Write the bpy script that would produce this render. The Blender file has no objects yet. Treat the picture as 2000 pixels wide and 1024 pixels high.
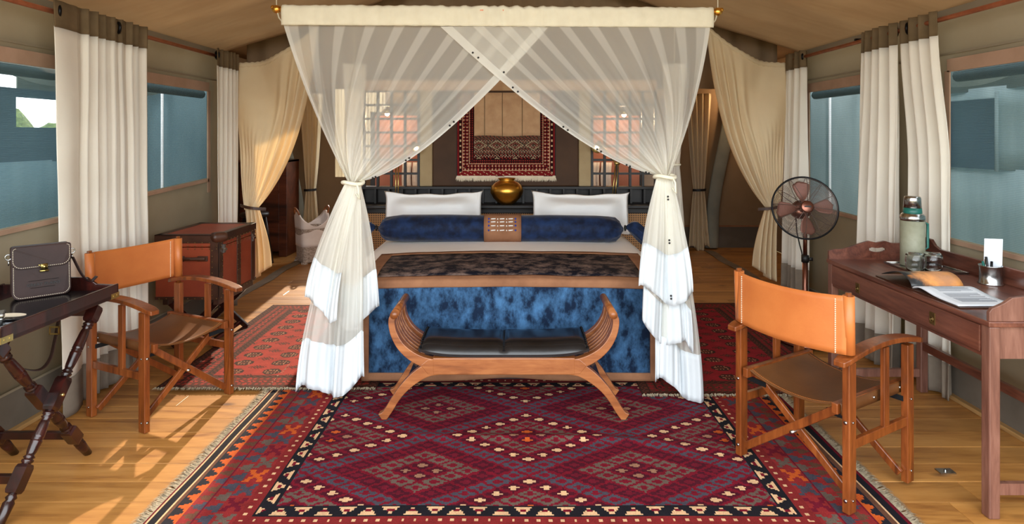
import bpy, math, random
import numpy as np
from mathutils import Vector, Matrix, noise as mnoise
random.seed(7)
PI = math.pi
SC = bpy.context.scene
COL = SC.collection

# ------------------------------------------------------------------ camera
F = 1190.0          # focal length in pixels of the 2000 px wide frame
HZ = 266.0          # row of the horizon
CH = 1.5            # camera height
cam_d = bpy.data.cameras.new('camera')
cam_d.sensor_width = 36.0
cam_d.lens = 36.0 * F / 2000.0
cam_d.shift_y = -(512 - HZ) / 2000.0
cam_d.clip_start = 0.05
cam = bpy.data.objects.new('camera', cam_d)
cam.location = (0, 0, CH)
cam.rotation_euler = (PI / 2, 0, 0)
COL.objects.link(cam)
SC.camera = cam

# ------------------------------------------------------------------ sky, sun, exposure
SC.view_settings.view_transform = 'Standard'
SC.view_settings.look = 'None'
SC.view_settings.gamma = 1.0
SC.view_settings.use_curve_mapping = False
SC.view_settings.exposure = 0.28
SC.cycles.transparent_max_bounces = 24
SC.cycles.max_bounces = 10
SC.cycles.diffuse_bounces = 6
SC.cycles.sample_clamp_indirect = 6.0

world = bpy.data.worlds.new('sky'); SC.world = world
world.use_nodes = True
bg = world.node_tree.nodes['Background']
bg.inputs[0].default_value = (0.90, 0.96, 1.0, 1)
bg.inputs[1].default_value = 5.0

sun_d = bpy.data.lights.new('sun', 'SUN')
sun_d.energy = 6.5
sun_d.color = (1.0, 0.83, 0.62)
sun_d.angle = math.radians(0.7)
sun = bpy.data.objects.new('sun', sun_d)
sun.location = (-2, 14, 6)
sun.rotation_euler = Vector((0.06, -1.0, -0.45)).to_track_quat('-Z', 'Y').to_euler()
COL.objects.link(sun)

# daylight portal across the open front of the tent (gives off no light itself)
pt_d = bpy.data.lights.new('front_opening', 'AREA')
pt_d.shape = 'RECTANGLE'; pt_d.size = 5.1; pt_d.size_y = 3.1
pt_d.cycles.is_portal = True
pt = bpy.data.objects.new('front_opening', pt_d)
pt.location = (0, 0.92, 1.55)
pt.rotation_euler = Vector((0, 1, 0)).to_track_quat('-Z', 'Z').to_euler()
COL.objects.link(pt)

# ------------------------------------------------------------------ helpers
def at(px, py, D):
    return Vector(((px - 1000) / F * D, D, CH - (py - HZ) / F * D))

def lin(c):
    r = []
    for v in c[:3]:
        v = v / 255.0
        r.append(v / 12.92 if v <= 0.04045 else ((v + 0.055) / 1.055) ** 2.4)
    return (r[0], r[1], r[2], 1.0)

class MB:
    def __init__(s, M=None):
        s.v = []; s.f = []; s.M = M
        s.attr = []
    def add(s, vs, fs, dens=None):
        b = len(s.v)
        for p in vs:
            p = Vector(p)
            if s.M is not None: p = s.M @ p
            s.v.append((p.x, p.y, p.z))
        for f in fs: s.f.append(tuple(i + b for i in f))
        if dens is not None: s.attr.extend(dens)
        return s
    def box(s, c, sz, R=None):
        cx, cy, cz = c; a, b, d = sz[0] / 2, sz[1] / 2, sz[2] / 2
        vs = []
        for x, y, z in ((-a,-b,-d),(a,-b,-d),(a,b,-d),(-a,b,-d),(-a,-b,d),(a,-b,d),(a,b,d),(-a,b,d)):
            p = Vector((x, y, z))
            if R is not None: p = R @ p
            vs.append(p + Vector(c))
        return s.add(vs, [(0,3,2,1),(4,5,6,7),(0,1,5,4),(1,2,6,5),(2,3,7,6),(3,0,4,7)])
    def bx(s, x0, x1, y0, y1, z0, z1):
        return s.box(((x0+x1)/2, (y0+y1)/2, (z0+z1)/2), (abs(x1-x0), abs(y1-y0), abs(z1-z0)))
    def bar(s, p0, p1, w, t, up=(0, 0, 1), ext=0.0):
        p0 = Vector(p0); p1 = Vector(p1); d = p1 - p0; L = d.length; d.normalize()
        u = Vector(up); x = d.cross(u)
        if x.length < 1e-5: x = d.cross(Vector((1, 0, 0)))
        x.normalize(); y = x.cross(d); y.normalize()
        R = Matrix((x, d, y)).transposed()
        return s.box((p0 + p1) / 2, (w, L + 2 * ext, t), R)
    def tube(s, pts, r, n=8, cap=True, closed=False):
        pts = [Vector(p) for p in pts]; m = len(pts)
        rs = r if isinstance(r, (list, tuple)) else [r] * m
        vs = []; fs = []; nx = None
        for i, p in enumerate(pts):
            if closed: d = pts[(i + 1) % m] - pts[i - 1]
            else: d = pts[min(i + 1, m - 1)] - pts[max(i - 1, 0)]
            if d.length < 1e-9: d = Vector((0, 0, 1))
            d.normalize()
            if nx is None:
                nx = d.cross(Vector((0, 0, 1)))
                if nx.length < 1e-3: nx = d.cross(Vector((0, 1, 0)))
            nx = nx - d * nx.dot(d)
            if nx.length < 1e-6: nx = d.orthogonal()
            nx.normalize(); ny = d.cross(nx)
            for k in range(n):
                a = 2 * PI * k / n
                vs.append(p + (nx * math.cos(a) + ny * math.sin(a)) * rs[i])
        for i in range(m if closed else m - 1):
            j = (i + 1) % m
            for k in range(n):
                l = (k + 1) % n
                fs.append((i*n+k, i*n+l, j*n+l, j*n+k))
        if cap and not closed:
            fs.append(tuple(range(n - 1, -1, -1))); fs.append(tuple((m-1)*n + k for k in range(n)))
        return s.add(vs, fs)
    def strip(s, pts, w, t, side):
        # flat band along pts, wide along `side`
        pts = [Vector(p) for p in pts]; m = len(pts); sd = Vector(side).normalized(); vs = []; fs = []
        for i, p in enumerate(pts):
            d = (pts[min(i+1, m-1)] - pts[max(i-1, 0)]).normalized()
            nn = d.cross(sd); nn.normalize()
            ww = w[i] if isinstance(w, (list, tuple)) else w
            for a, b in ((-1,-1),(1,-1),(1,1),(-1,1)):
                vs.append(p + sd * a * ww / 2 + nn * b * t / 2)
        for i in range(m - 1):
            for k in range(4):
                l = (k + 1) % 4
                fs.append((i*4+k, i*4+l, i*4+4+l, i*4+4+k))
        fs.append((3,2,1,0)); fs.append(tuple((m-1)*4+k for k in range(4)))
        return s.add(vs, fs)
    def lathe(s, prof, c=(0,0,0), n=24, R=None, sq=1.0):
        vs = []; fs = []; m = len(prof)
        for r, z in prof:
            for k in range(n):
                a = 2 * PI * k / n
                p = Vector((r * math.cos(a), r * math.sin(a) * sq, z))
                if R is not None: p = R @ p
                vs.append(p + Vector(c))
        for i in range(m - 1):
            for k in range(n):
                l = (k + 1) % n
                fs.append((i*n+k, i*n+l, i*n+n+l, i*n+n+k))
        if prof[0][0] > 1e-6: fs.append(tuple(range(n - 1, -1, -1)))
        if prof[-1][0] > 1e-6: fs.append(tuple((m-1)*n + k for k in range(n)))
        return s.add(vs, fs)
    def ball(s, c, r, n=8, m=6, sc=(1,1,1)):
        vs = []; fs = []
        for i in range(m + 1):
            t = PI * i / m
            for k in range(n):
                a = 2 * PI * k / n
                vs.append(Vector(c) + Vector((r*sc[0]*math.sin(t)*math.cos(a), r*sc[1]*math.sin(t)*math.sin(a), r*sc[2]*math.cos(t))))
        for i in range(m):
            for k in range(n):
                l = (k + 1) % n
                fs.append((i*n+k, i*n+n+k, i*n+n+l, i*n+l))
        return s.add(vs, fs)
    def grid(s, nu, nv, fn, dens=None):
        vs = []; fs = []; dd = [] if dens else None
        for i in range(nu + 1):
            for j in range(nv + 1):
                u, v = i / nu, j / nv
                vs.append(fn(u, v))
                if dens: dd.append(dens(u, v))
        for i in range(nu):
            for j in range(nv):
                a = i * (nv + 1) + j
                fs.append((a, a + nv + 1, a + nv + 2, a + 1))
        return s.add(vs, fs, dd)
    def prism(s, outline, fn, t0, t1):
        # outline of 2D points, fn(a, b, t) -> 3D
        n = len(outline)
        vs = [fn(a, b, t0) for a, b in outline] + [fn(a, b, t1) for a, b in outline]
        fs = [tuple(range(n - 1, -1, -1)), tuple(range(n, 2 * n))]
        for k in range(n):
            l = (k + 1) % n
            fs.append((k, l, n + l, n + k))
        return s.add(vs, fs)
    def ribbon(s, cl, ws, fn, t0, t1):
        # 2D centre line with widths, extruded between t0 and t1
        L = []; Rr = []
        m = len(cl)
        for i, p in enumerate(cl):
            a = Vector(cl[max(i-1, 0)]); b = Vector(cl[min(i+1, m-1)])
            d = (b - a).normalized(); nn = Vector((-d.y, d.x))
            w = ws[i] if isinstance(ws, (list, tuple)) else ws
            L.append(Vector(p) + nn * w / 2); Rr.append(Vector(p) - nn * w / 2)
        vs = []; fs = []
        for i in range(m):
            vs += [fn(L[i].x, L[i].y, t0), fn(Rr[i].x, Rr[i].y, t0), fn(Rr[i].x, Rr[i].y, t1), fn(L[i].x, L[i].y, t1)]
        for i in range(m - 1):
            for k in range(4):
                l = (k + 1) % 4
                fs.append((i*4+k, i*4+l, i*4+4+l, i*4+4+k))
        fs.append((3,2,1,0)); fs.append(tuple((m-1)*4+k for k in range(4)))
        return s.add(vs, fs)
    def cushion(s, c, h, n=16, p=4.0, edge=0.25, R=None, fn=None):
        # closed puffed cushion, half sizes h, thickness falls to edge*h.z at the rim
        vs = []; fs = []; idx = {}
        for side in (1, -1):
            for i in range(n + 1):
                for j in range(n + 1):
                    u = -1 + 2 * i / n; v = -1 + 2 * j / n
                    rim = (i in (0, n)) or (j in (0, n))
                    if rim and side == -1:
                        idx[(side, i, j)] = idx[(1, i, j)]; continue
                    k = max(0.0, (1 - abs(u) ** p) * (1 - abs(v) ** p)) ** 0.5
                    z = 0 if rim else side * h[2] * (edge + (1 - edge) * k)
                    q = Vector((u * h[0], v * h[1], z))
                    if fn: q = fn(u, v, q)
                    if R is not None: q = R @ q
                    idx[(side, i, j)] = len(vs); vs.append(q + Vector(c))
            for i in range(n):
                for j in range(n):
                    q = (idx[(side,i,j)], idx[(side,i+1,j)], idx[(side,i+1,j+1)], idx[(side,i,j+1)])
                    fs.append(q if side == 1 else q[::-1])
        return s.add(vs, fs)
    def build(s, name, mat, parent=None, smooth=False, bev=0.0, solid=0.0, sub=0, kind=None, label=None):
        me = bpy.data.meshes.new(name)
        me.from_pydata(s.v, [], s.f); me.update()
        if smooth: me.polygons.foreach_set('use_smooth', [True] * len(me.polygons))
        if s.attr:
            a = me.attributes.new('dens', 'FLOAT', 'POINT'); a.data.foreach_set('value', s.attr)
        o = bpy.data.objects.new(name, me); COL.objects.link(o)
        if mat is not None: me.materials.append(MAT[mat])
        if solid:
            md = o.modifiers.new('solid', 'SOLIDIFY'); md.thickness = solid; md.offset = 0
        if bev:
            md = o.modifiers.new('bevel', 'BEVEL'); md.width = bev; md.segments = 2; md.limit_method = 'ANGLE'
        if sub:
            md = o.modifiers.new('sub', 'SUBSURF'); md.levels = sub; md.render_levels = sub
        if parent is not None: adopt(o, parent)
        if kind: o['kind'] = kind
        if label: o['label'] = label
        return o

ROOTM = {}
def worldm(o):
    return ROOTM.get(o.name, Matrix.Identity(4))
def adopt(o, parent):
    o.parent = parent
    o.matrix_parent_inverse = worldm(parent).inverted()
def thing(name, label, cat, loc, group=None):
    o = bpy.data.objects.new(name, None); COL.objects.link(o)
    o.location = loc; o.empty_display_size = 0.1
    o['label'] = label; o['category'] = cat
    if group: o['group'] = group
    ROOTM[o.name] = Matrix.Translation(Vector(loc))
    return o
def tag(o, label, cat, group=None, kind=None):
    o['label'] = label; o['category'] = cat
    if group: o['group'] = group
    if kind: o['kind'] = kind
    return o
def struct(o, label):
    o['kind'] = 'structure'; o['label'] = label
    return o
def ring(mb, c, R, r, axis, n=24, k=8):
    ax = Vector(axis).normalized(); u = ax.orthogonal().normalized(); w = ax.cross(u)
    return mb.tube([Vector(c) + (u * math.cos(2*PI*i/n) + w * math.sin(2*PI*i/n)) * R for i in range(n)], r, k, closed=True)
def lerp(a, b, t): return a + (b - a) * t
def smooth(t): t = min(1, max(0, t)); return t * t * (3 - 2 * t)
def catmull(pts, n=6):
    pts = [Vector(p) for p in pts]; out = []
    for i in range(len(pts) - 1):
        p0 = pts[max(i-1, 0)]; p1 = pts[i]; p2 = pts[i+1]; p3 = pts[min(i+2, len(pts)-1)]
        for k in range(n):
            t = k / n
            out.append(0.5 * ((2*p1) + (p2-p0)*t + (2*p0-5*p1+4*p2-p3)*t*t + (3*p1-p0-3*p2+p3)*t*t*t))
    out.append(pts[-1]); return out

# ------------------------------------------------------------------ materials
MAT = {}
def nt_of(name):
    m = bpy.data.materials.new(name); m.use_nodes = True; MAT[name] = m
    nt = m.node_tree; return m, nt, nt.nodes['Principled BSDF']
def N(nt, t, **kw):
    n = nt.nodes.new(t)
    for k, v in kw.items(): setattr(n, k, v)
    return n
def setp(b, **kw):
    for k, v in kw.items():
        k = k.replace('_', ' ')
        if k in b.inputs: b.inputs[k].default_value = v
def coords(nt, scale=(1,1,1), rnd=False):
    tc = N(nt, 'ShaderNodeTexCoord'); mp = N(nt, 'ShaderNodeMapping')
    mp.inputs['Scale'].default_value = scale
    if rnd:
        oi = N(nt, 'ShaderNodeObjectInfo'); ad = N(nt, 'ShaderNodeVectorMath', operation='MULTIPLY_ADD')
        cb = N(nt, 'ShaderNodeCombineXYZ')
        for k in range(3): nt.links.new(oi.outputs['Random'], cb.inputs[k])
        nt.links.new(cb.outputs[0], ad.inputs[0]); ad.inputs[1].default_value = (37, 53, 71)
        nt.links.new(tc.outputs['Object'], ad.inputs[2]); nt.links.new(ad.outputs[0], mp.inputs[0])
    else:
        nt.links.new(tc.outputs['Object'], mp.inputs[0])
    return mp.outputs[0]
def ramp(nt, fac, stops):
    r = N(nt, 'ShaderNodeValToRGB')
    el = r.color_ramp.elements
    el[0].position, el[0].color = stops[0]
    el[1].position, el[1].color = stops[-1]
    for p, c in stops[1:-1]:
        e = el.new(p); e.color = c
    nt.links.new(fac, r.inputs[0]); return r.outputs[0]
def noisetex(nt, vec, scale, detail=4, rough=0.55, dist=0.0):
    n = N(nt, 'ShaderNodeTexNoise'); n.inputs['Scale'].default_value = scale
    n.inputs['Detail'].default_value = detail; n.inputs['Roughness'].default_value = rough
    n.inputs['Distortion'].default_value = dist
    nt.links.new(vec, n.inputs['Vector']); return n.outputs['Fac']
def bump(nt, b, h, strength, dist=0.01):
    bp = N(nt, 'ShaderNodeBump'); bp.inputs['Strength'].default_value = strength; bp.inputs['Distance'].default_value = dist
    nt.links.new(h, bp.inputs['Height']); nt.links.new(bp.outputs[0], b.inputs['Normal'])
def surf(name, c1, c2=None, scale=6, rough=0.8, bs=0.15, bscale=120, metal=0, sheen=0, coat=0, stretch=(1,1,1), spec=0.5, lo=0.35, hi=0.65, trans=0, detail=5, bdist=0.004, bstretch=None, nrough=0.55):
    m, nt, b = nt_of(name)
    setp(b, Roughness=rough, Metallic=metal)
    b.inputs['Specular IOR Level'].default_value = spec
    b.inputs['Sheen Weight'].default_value = sheen
    b.inputs['Coat Weight'].default_value = coat
    v = coords(nt, stretch)
    if c2 is None: c2 = tuple(x * 0.86 for x in c1)
    f = noisetex(nt, v, scale, detail, nrough)
    c = ramp(nt, f, [(lo, lin(c2)), (hi, lin(c1))])
    nt.links.new(c, b.inputs['Base Color'])
    if bs: bump(nt, b, noisetex(nt, coords(nt, bstretch) if bstretch else v, bscale, 3), bs, bdist)
    if trans:
        tr = N(nt, 'ShaderNodeBsdfTranslucent'); nt.links.new(c, tr.inputs[0])
        mx = N(nt, 'ShaderNodeMixShader'); mx.inputs[0].default_value = trans
        nt.links.new(b.outputs[0], mx.inputs[1]); nt.links.new(tr.outputs[0], mx.inputs[2])
        nt.links.new(mx.outputs[0], nt.nodes['Material Output'].inputs[0])
    return m
def wood(name, dark, mid, light, axis='z', rough=0.35, coat=0.2, sc=14, rnd=False, knots=False):
    m, nt, b = nt_of(name)
    st = {'x': (0.12, 1, 1), 'y': (1, 0.12, 1), 'z': (1, 1, 0.12)}[axis]
    v = coords(nt, st, rnd)
    f = noisetex(nt, v, sc, 6, 0.6, 1.2)
    g = noisetex(nt, v, sc * 7, 3, 0.6, 0.3)
    mx = N(nt, 'ShaderNodeMath', operation='MULTIPLY_ADD'); nt.links.new(g, mx.inputs[0]); mx.inputs[1].default_value = 0.3
    nt.links.new(f, mx.inputs[2])
    c = ramp(nt, mx.outputs[0], [(0.42, lin(dark)), (0.62, lin(mid)), (0.85, lin(light))])
    if rnd:
        oi = N(nt, 'ShaderNodeObjectInfo')
        hs = N(nt, 'ShaderNodeHueSaturation')
        mr = N(nt, 'ShaderNodeMapRange'); mr.inputs[3].default_value = 0.86; mr.inputs[4].default_value = 1.1
        nt.links.new(oi.outputs['Random'], mr.inputs[0]); nt.links.new(mr.outputs[0], hs.inputs['Value'])
        nt.links.new(c, hs.inputs['Color']); c = hs.outputs[0]
    if knots:
        v2 = coords(nt, (2.2, 5.5, 1), rnd)
        vo = N(nt, 'ShaderNodeTexVoronoi'); vo.inputs['Scale'].default_value = 1.0
        nt.links.new(v2, vo.inputs['Vector'])
        k = ramp(nt, vo.outputs['Distance'], [(0.03, (1,1,1,1)), (0.13, (0,0,0,1))])
        mc = N(nt, 'ShaderNodeMix', data_type='RGBA')
        nt.links.new(k, mc.inputs[0]); nt.links.new(c, mc.inputs[6]); mc.inputs[7].default_value = lin((92, 56, 28))
        c = mc.outputs[2]
    nt.links.new(c, b.inputs['Base Color'])
    setp(b, Roughness=rough); b.inputs['Coat Weight'].default_value = coat; b.inputs['Coat Roughness'].default_value = 0.2
    bump(nt, b, g, 0.08, 0.003)
    return m
def sheer(name, col):
    m, nt, b = nt_of(name); nt.nodes.remove(b)
    at_ = N(nt, 'ShaderNodeAttribute', attribute_name='dens')
    tp = N(nt, 'ShaderNodeBsdfTransparent'); df = N(nt, 'ShaderNodeBsdfDiffuse'); tr = N(nt, 'ShaderNodeBsdfTranslucent')
    df.inputs[0].default_value = lin(col); tr.inputs[0].default_value = lin(col)
    m1 = N(nt, 'ShaderNodeMixShader'); m1.inputs[0].default_value = 0.5
    nt.links.new(df.outputs[0], m1.inputs[1]); nt.links.new(tr.outputs[0], m1.inputs[2])
    m2 = N(nt, 'ShaderNodeMixShader')
    nt.links.new(at_.outputs['Fac'], m2.inputs[0]); nt.links.new(tp.outputs[0], m2.inputs[1]); nt.links.new(m1.outputs[0], m2.inputs[2])
    nt.links.new(m2.outputs[0], nt.nodes['Material Output'].inputs[0])
def screen(name, col, alpha):
    m, nt, b = nt_of(name); nt.nodes.remove(b)
    v = coords(nt, (1, 1, 1))
    sp = N(nt, 'ShaderNodeSeparateXYZ'); nt.links.new(v, sp.inputs[0])
    sn = N(nt, 'ShaderNodeMath', operation='SINE'); mu = N(nt, 'ShaderNodeMath', operation='MULTIPLY'); mu.inputs[1].default_value = 700
    nt.links.new(sp.outputs[2], mu.inputs[0]); nt.links.new(mu.outputs[0], sn.inputs[0])
    ma = N(nt, 'ShaderNodeMath', operation='MULTIPLY_ADD'); ma.inputs[1].default_value = 0.12; ma.inputs[2].default_value = alpha
    nt.links.new(sn.outputs[0], ma.inputs[0])
    tp = N(nt, 'ShaderNodeBsdfTransparent'); df = N(nt, 'ShaderNodeBsdfDiffuse'); df.inputs[0].default_value = lin(col)
    tr = N(nt, 'ShaderNodeBsdfTranslucent'); tr.inputs[0].default_value = lin(col)
    m1 = N(nt, 'ShaderNodeMixShader'); m1.inputs[0].default_value = 0.4
    nt.links.new(df.outputs[0], m1.inputs[1]); nt.links.new(tr.outputs[0], m1.inputs[2])
    m2 = N(nt, 'ShaderNodeMixShader'); nt.links.new(ma.outputs[0], m2.inputs[0])
    nt.links.new(tp.outputs[0], m2.inputs[1]); nt.links.new(m1.outputs[0], m2.inputs[2])
    nt.links.new(m2.outputs[0], nt.nodes['Material Output'].inputs[0])
def woven(name):
    m, nt, b = nt_of(name)
    a = N(nt, 'ShaderNodeAttribute', attribute_name='col')
    v = coords(nt, (1, 1, 1))
    f = noisetex(nt, v, 14, 5, 0.6)
    g = noisetex(nt, v, 260, 2, 0.6)
    r = ramp(nt, f, [(0.3, (0.78, 0.78, 0.78, 1)), (0.7, (1.12, 1.12, 1.12, 1))])
    r2 = ramp(nt, g, [(0.3, (0.72, 0.72, 0.72, 1)), (0.7, (1.2, 1.2, 1.2, 1))])
    mx = N(nt, 'ShaderNodeMix', data_type='RGBA', blend_type='MULTIPLY'); mx.inputs[0].default_value = 1
    nt.links.new(a.outputs['Color'], mx.inputs[6]); nt.links.new(r, mx.inputs[7])
    m3 = N(nt, 'ShaderNodeMix', data_type='RGBA', blend_type='MULTIPLY'); m3.inputs[0].default_value = 1
    nt.links.new(mx.outputs[2], m3.inputs[6]); nt.links.new(r2, m3.inputs[7])
    nt.links.new(m3.outputs[2], b.inputs['Base Color'])
    setp(b, Roughness=0.95); b.inputs['Specular IOR Level'].default_value = 0.15
    bump(nt, b, g, 0.35, 0.004)
def cane(name):
    m, nt, b = nt_of(name)
    v = coords(nt, (1, 1, 1)); sp = N(nt, 'ShaderNodeSeparateXYZ'); nt.links.new(v, sp.inputs[0])
    outs = []
    for k in (0, 2):
        mu = N(nt, 'ShaderNodeMath', operation='MULTIPLY'); mu.inputs[1].default_value = 2 * PI / 0.020
        sn = N(nt, 'ShaderNodeMath', operation='SINE'); nt.links.new(sp.outputs[k], mu.inputs[0]); nt.links.new(mu.outputs[0], sn.inputs[0]); outs.append(sn.outputs[0])
    ad = N(nt, 'ShaderNodeMath', operation='ADD'); nt.links.new(outs[0], ad.inputs[0]); nt.links.new(outs[1], ad.inputs[1])
    c = ramp(nt, ad.outputs[0], [(0.55, lin((176, 128, 78))), (0.85, lin((40, 26, 16)))])
    nt.links.new(c, b.inputs['Base Color']); setp(b, Roughness=0.6)

surf('canvas_wall', (176, 163, 140), (166, 152, 128), 1.4, 0.95, 0.25, 3.5, spec=0.1, trans=0.42)
surf('canvas_roof', (170, 149, 122), (159, 137, 111), scale=1.2, rough=0.95, bs=0.4, bscale=1.6, spec=0.1, bdist=0.12, bstretch=(0.6, 1.7, 0.6), trans=0.42)
surf('canvas_skirt', (112, 102, 90), (96, 87, 76), 3, 0.95, 0.2, 20, spec=0.1)
surf('canvas_rear', (150, 126, 98), (134, 110, 84), 1.5, 0.95, 0.25, 4, spec=0.1, trans=0.10)
surf('canvas_flap', (150, 150, 136), (132, 134, 124), 3, 0.95, 0.2, 10, spec=0.1)
surf('window_tape', (172, 140, 118), (156, 126, 104), 5, 0.95, 0.2, 60, spec=0.1)
surf('fly_light', (174, 190, 190), (150, 168, 170), 2.5, 0.95, 0.2, 6, spec=0.1, stretch=(1, 3, 0.4), trans=0.3)
surf('fly_left', (124, 148, 154), (104, 130, 138), 2.5, 0.95, 0.2, 6, spec=0.1, stretch=(1, 3, 0.4), trans=0.3)
surf('old_brass', (132, 108, 66), (110, 88, 52), 30, 0.45, 0.0, 40, metal=0.9)
surf('blind', (60, 58, 50), (50, 48, 42), 10, 0.95, 0.1, 60, spec=0.1)
surf('reed', (172, 154, 124), (140, 122, 96), 6, 0.9, 0.5, 40, spec=0.1, stretch=(6, 6, 0.3))
surf('fly_dark', (52, 72, 88), (42, 60, 76), 4, 0.95, 0.1, 60, spec=0.1)
surf('fly_top', (100, 108, 100), (86, 94, 88), 4, 0.95, 0.1, 30, spec=0.1)
screen('mesh_screen', (112, 140, 146), 0.42)
surf('curtain', (248, 243, 232), (242, 236, 224), 3, 0.95, 0.1, 40, spec=0.1, trans=0.3)
surf('drape', (246, 232, 200), (240, 224, 190), 3, 0.95, 0.1, 40, spec=0.1, trans=0.42)
surf('taupe', (112, 94, 70), (98, 82, 60), 8, 0.95, 0.15, 60, spec=0.1)
surf('hem_taupe', (132, 120, 106), (116, 104, 92), 6, 0.95, 0.15, 40, spec=0.1)
surf('white_cotton', (252, 252, 251), (247, 247, 247), 4, 0.9, 0.12, 22, spec=0.15, trans=0.1)
surf('sheet', (252, 247, 243), (247, 241, 236), 3, 0.85, 0.1, 9, spec=0.2)
surf('net_sleeve', (244, 238, 218), (238, 231, 210), 14, 0.9, 0.4, 30, spec=0.15, trans=0.3)
sheer('netting', (248, 247, 239))
wood('pine', (130, 80, 36), (172, 118, 58), (192, 138, 74), 'x', 0.42, 0.15, 9, True, True)
wood('pine_edge', (130, 92, 50), (160, 120, 70), (180, 140, 88), 'y', 0.6, 0.0, 9)
wood('chair_wood', (74, 34, 12), (114, 56, 20), (142, 76, 32), 'z', 0.32, 0.35, 16)
wood('teak', (102, 54, 24), (140, 80, 40), (166, 104, 58), 'x', 0.38, 0.25, 12)
wood('mahogany', (18, 7, 6), (38, 13, 10), (60, 21, 15), 'z', 0.25, 0.25, 12)
wood('walnut', (62, 30, 22), (98, 54, 40), (128, 78, 60), 'y', 0.36, 0.3, 12)
wood('walnut_leg', (84, 50, 40), (116, 76, 62), (142, 100, 84), 'z', 0.45, 0.15, 12)
wood('red_cabinet', (44, 20, 12), (84, 40, 24), (112, 58, 36), 'x', 0.4, 0.2, 6)
wood('dark_stool', (16, 10, 8), (30, 20, 16), (46, 32, 26), 'z', 0.5, 0.1, 10)
wood('black_wood', (12, 10, 10), (20, 17, 17), (30, 26, 26), 'x', 0.5, 0.0, 10)
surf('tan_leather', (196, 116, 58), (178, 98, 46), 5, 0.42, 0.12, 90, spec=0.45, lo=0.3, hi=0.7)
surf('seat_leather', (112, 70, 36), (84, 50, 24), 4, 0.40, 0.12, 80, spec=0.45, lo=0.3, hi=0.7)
surf('black_leather', (18, 19, 22), (9, 10, 12), 6, 0.26, 0.2, 14, spec=0.6, coat=0.2)
surf('satchel_leather', (58, 38, 34), (40, 26, 24), 5, 0.48, 0.15, 60, spec=0.22, lo=0.3, hi=0.7)
surf('red_leather', (150, 66, 38), (126, 50, 28), 4, 0.48, 0.15, 90, spec=0.4, lo=0.3, hi=0.7)
surf('trunk_trim', (74, 42, 26), (50, 27, 16), 7, 0.42, 0.15, 80, spec=0.45)
surf('wall_leather', (82, 56, 36), (56, 37, 24), 3, 0.55, 0.1, 40, spec=0.2, lo=0.25, hi=0.75)
surf('suede', (150, 106, 78), (128, 88, 64), 8, 0.9, 0.15, 90, spec=0.1, lo=0.3, hi=0.7)
surf('velvet', (66, 108, 150), (10, 28, 52), 9, 0.7, 0.25, 50, sheen=0.2, spec=0.1, nrough=0.68, lo=0.41, hi=0.64, stretch=(1.3, 1.3, 0.8), detail=14)
surf('velvet_dark', (24, 46, 84), (8, 18, 40), 14, 0.6, 0.2, 60, sheen=0.2, spec=0.15, detail=12)
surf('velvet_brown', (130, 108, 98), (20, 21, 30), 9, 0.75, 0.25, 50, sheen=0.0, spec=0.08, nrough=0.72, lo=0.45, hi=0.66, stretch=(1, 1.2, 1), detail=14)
surf('brass', (240, 188, 92), (206, 146, 58), 5, 0.3, 0.05, 40, metal=1, lo=0.3, hi=0.7)
surf('pale_brass', (214, 196, 130), (190, 168, 100), 20, 0.28, 0.0, 40, metal=1)
surf('copper', (196, 122, 88), (166, 98, 68), 12, 0.38, 0.05, 40, metal=0.6)
surf('fan_copper', (150, 102, 86), (130, 86, 72), 8, 0.32, 0.0, 40, metal=1)
surf('fan_blade', (140, 92, 76), (128, 82, 68), 8, 0.45, 0.0, 40, metal=0.3)
surf('steel', (196, 196, 194), (160, 160, 158), 10, 0.22, 0.0, 40, metal=1)
surf('dark_metal', (34, 34, 36), (26, 26, 28), 10, 0.4, 0.0, 40, metal=0.8)
surf('link_metal', (56, 62, 66), (44, 50, 54), 10, 0.4, 0.0, 40, metal=0.8)
surf('black', (18, 16, 16), (12, 11, 11), 10, 0.5, 0.0, 40)
surf('black_gloss', (18, 18, 20), (10, 10, 12), 12, 0.18, 0.05, 30, spec=0.6)
surf('cream', (228, 214, 190), (218, 202, 176), 20, 0.8, 0.0, 40)
surf('pebble_paint', (150, 150, 128), (140, 140, 118), 30, 0.5, 0.25, 400)
surf('teal', (28, 104, 92), (22, 90, 80), 10, 0.4, 0.0, 40)
surf('cane_white', (204, 190, 178), (140, 122, 108), 60, 0.8, 0.6, 70, lo=0.35, hi=0.6, stretch=(1, 1, 1.6))
surf('liner', (248, 240, 236), (240, 230, 226), 5, 0.9, 0.15, 20, spec=0.1)
surf('hem_cotton', (224, 229, 232), (216, 222, 226), 4, 0.9, 0.2, 14, spec=0.15, trans=0.15)
surf('bath_canvas', (226, 206, 180), (214, 193, 166), 4, 0.95, 0.1, 30, spec=0.1)
surf('towel', (232, 226, 220), (220, 212, 206), 30, 0.95, 0.5, 150, spec=0.1)
surf('red_board', (168, 108, 86), (148, 92, 72), 3, 0.6, 0.05, 20)
surf('cloth_tan', (206, 170, 134), (190, 152, 118), 9, 0.95, 0.2, 120, spec=0.1)
surf('fringe', (176, 160, 134), (130, 118, 98), 60, 0.95, 0.0, 40, spec=0.1)
surf('post_canvas', (176, 156, 122), (164, 143, 110), 5, 0.9, 0.2, 80, spec=0.1)
surf('paper', (226, 230, 236), (220, 224, 230), 3, 0.7, 0.0, 40, spec=0.2)
surf('blue_bead', (24, 60, 170), (18, 48, 150), 20, 0.3, 0.0, 40)
surf('white_bead', (236, 232, 226), (226, 220, 214), 20, 0.4, 0.0, 40)
surf('ground', (150, 132, 96), (118, 112, 72), 1.0, 1.0, 0.3, 6, spec=0.1)
surf('rope', (200, 192, 170), (180, 170, 148), 30, 0.9, 0.0, 40)
woven('woven'); cane('cane')
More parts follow.
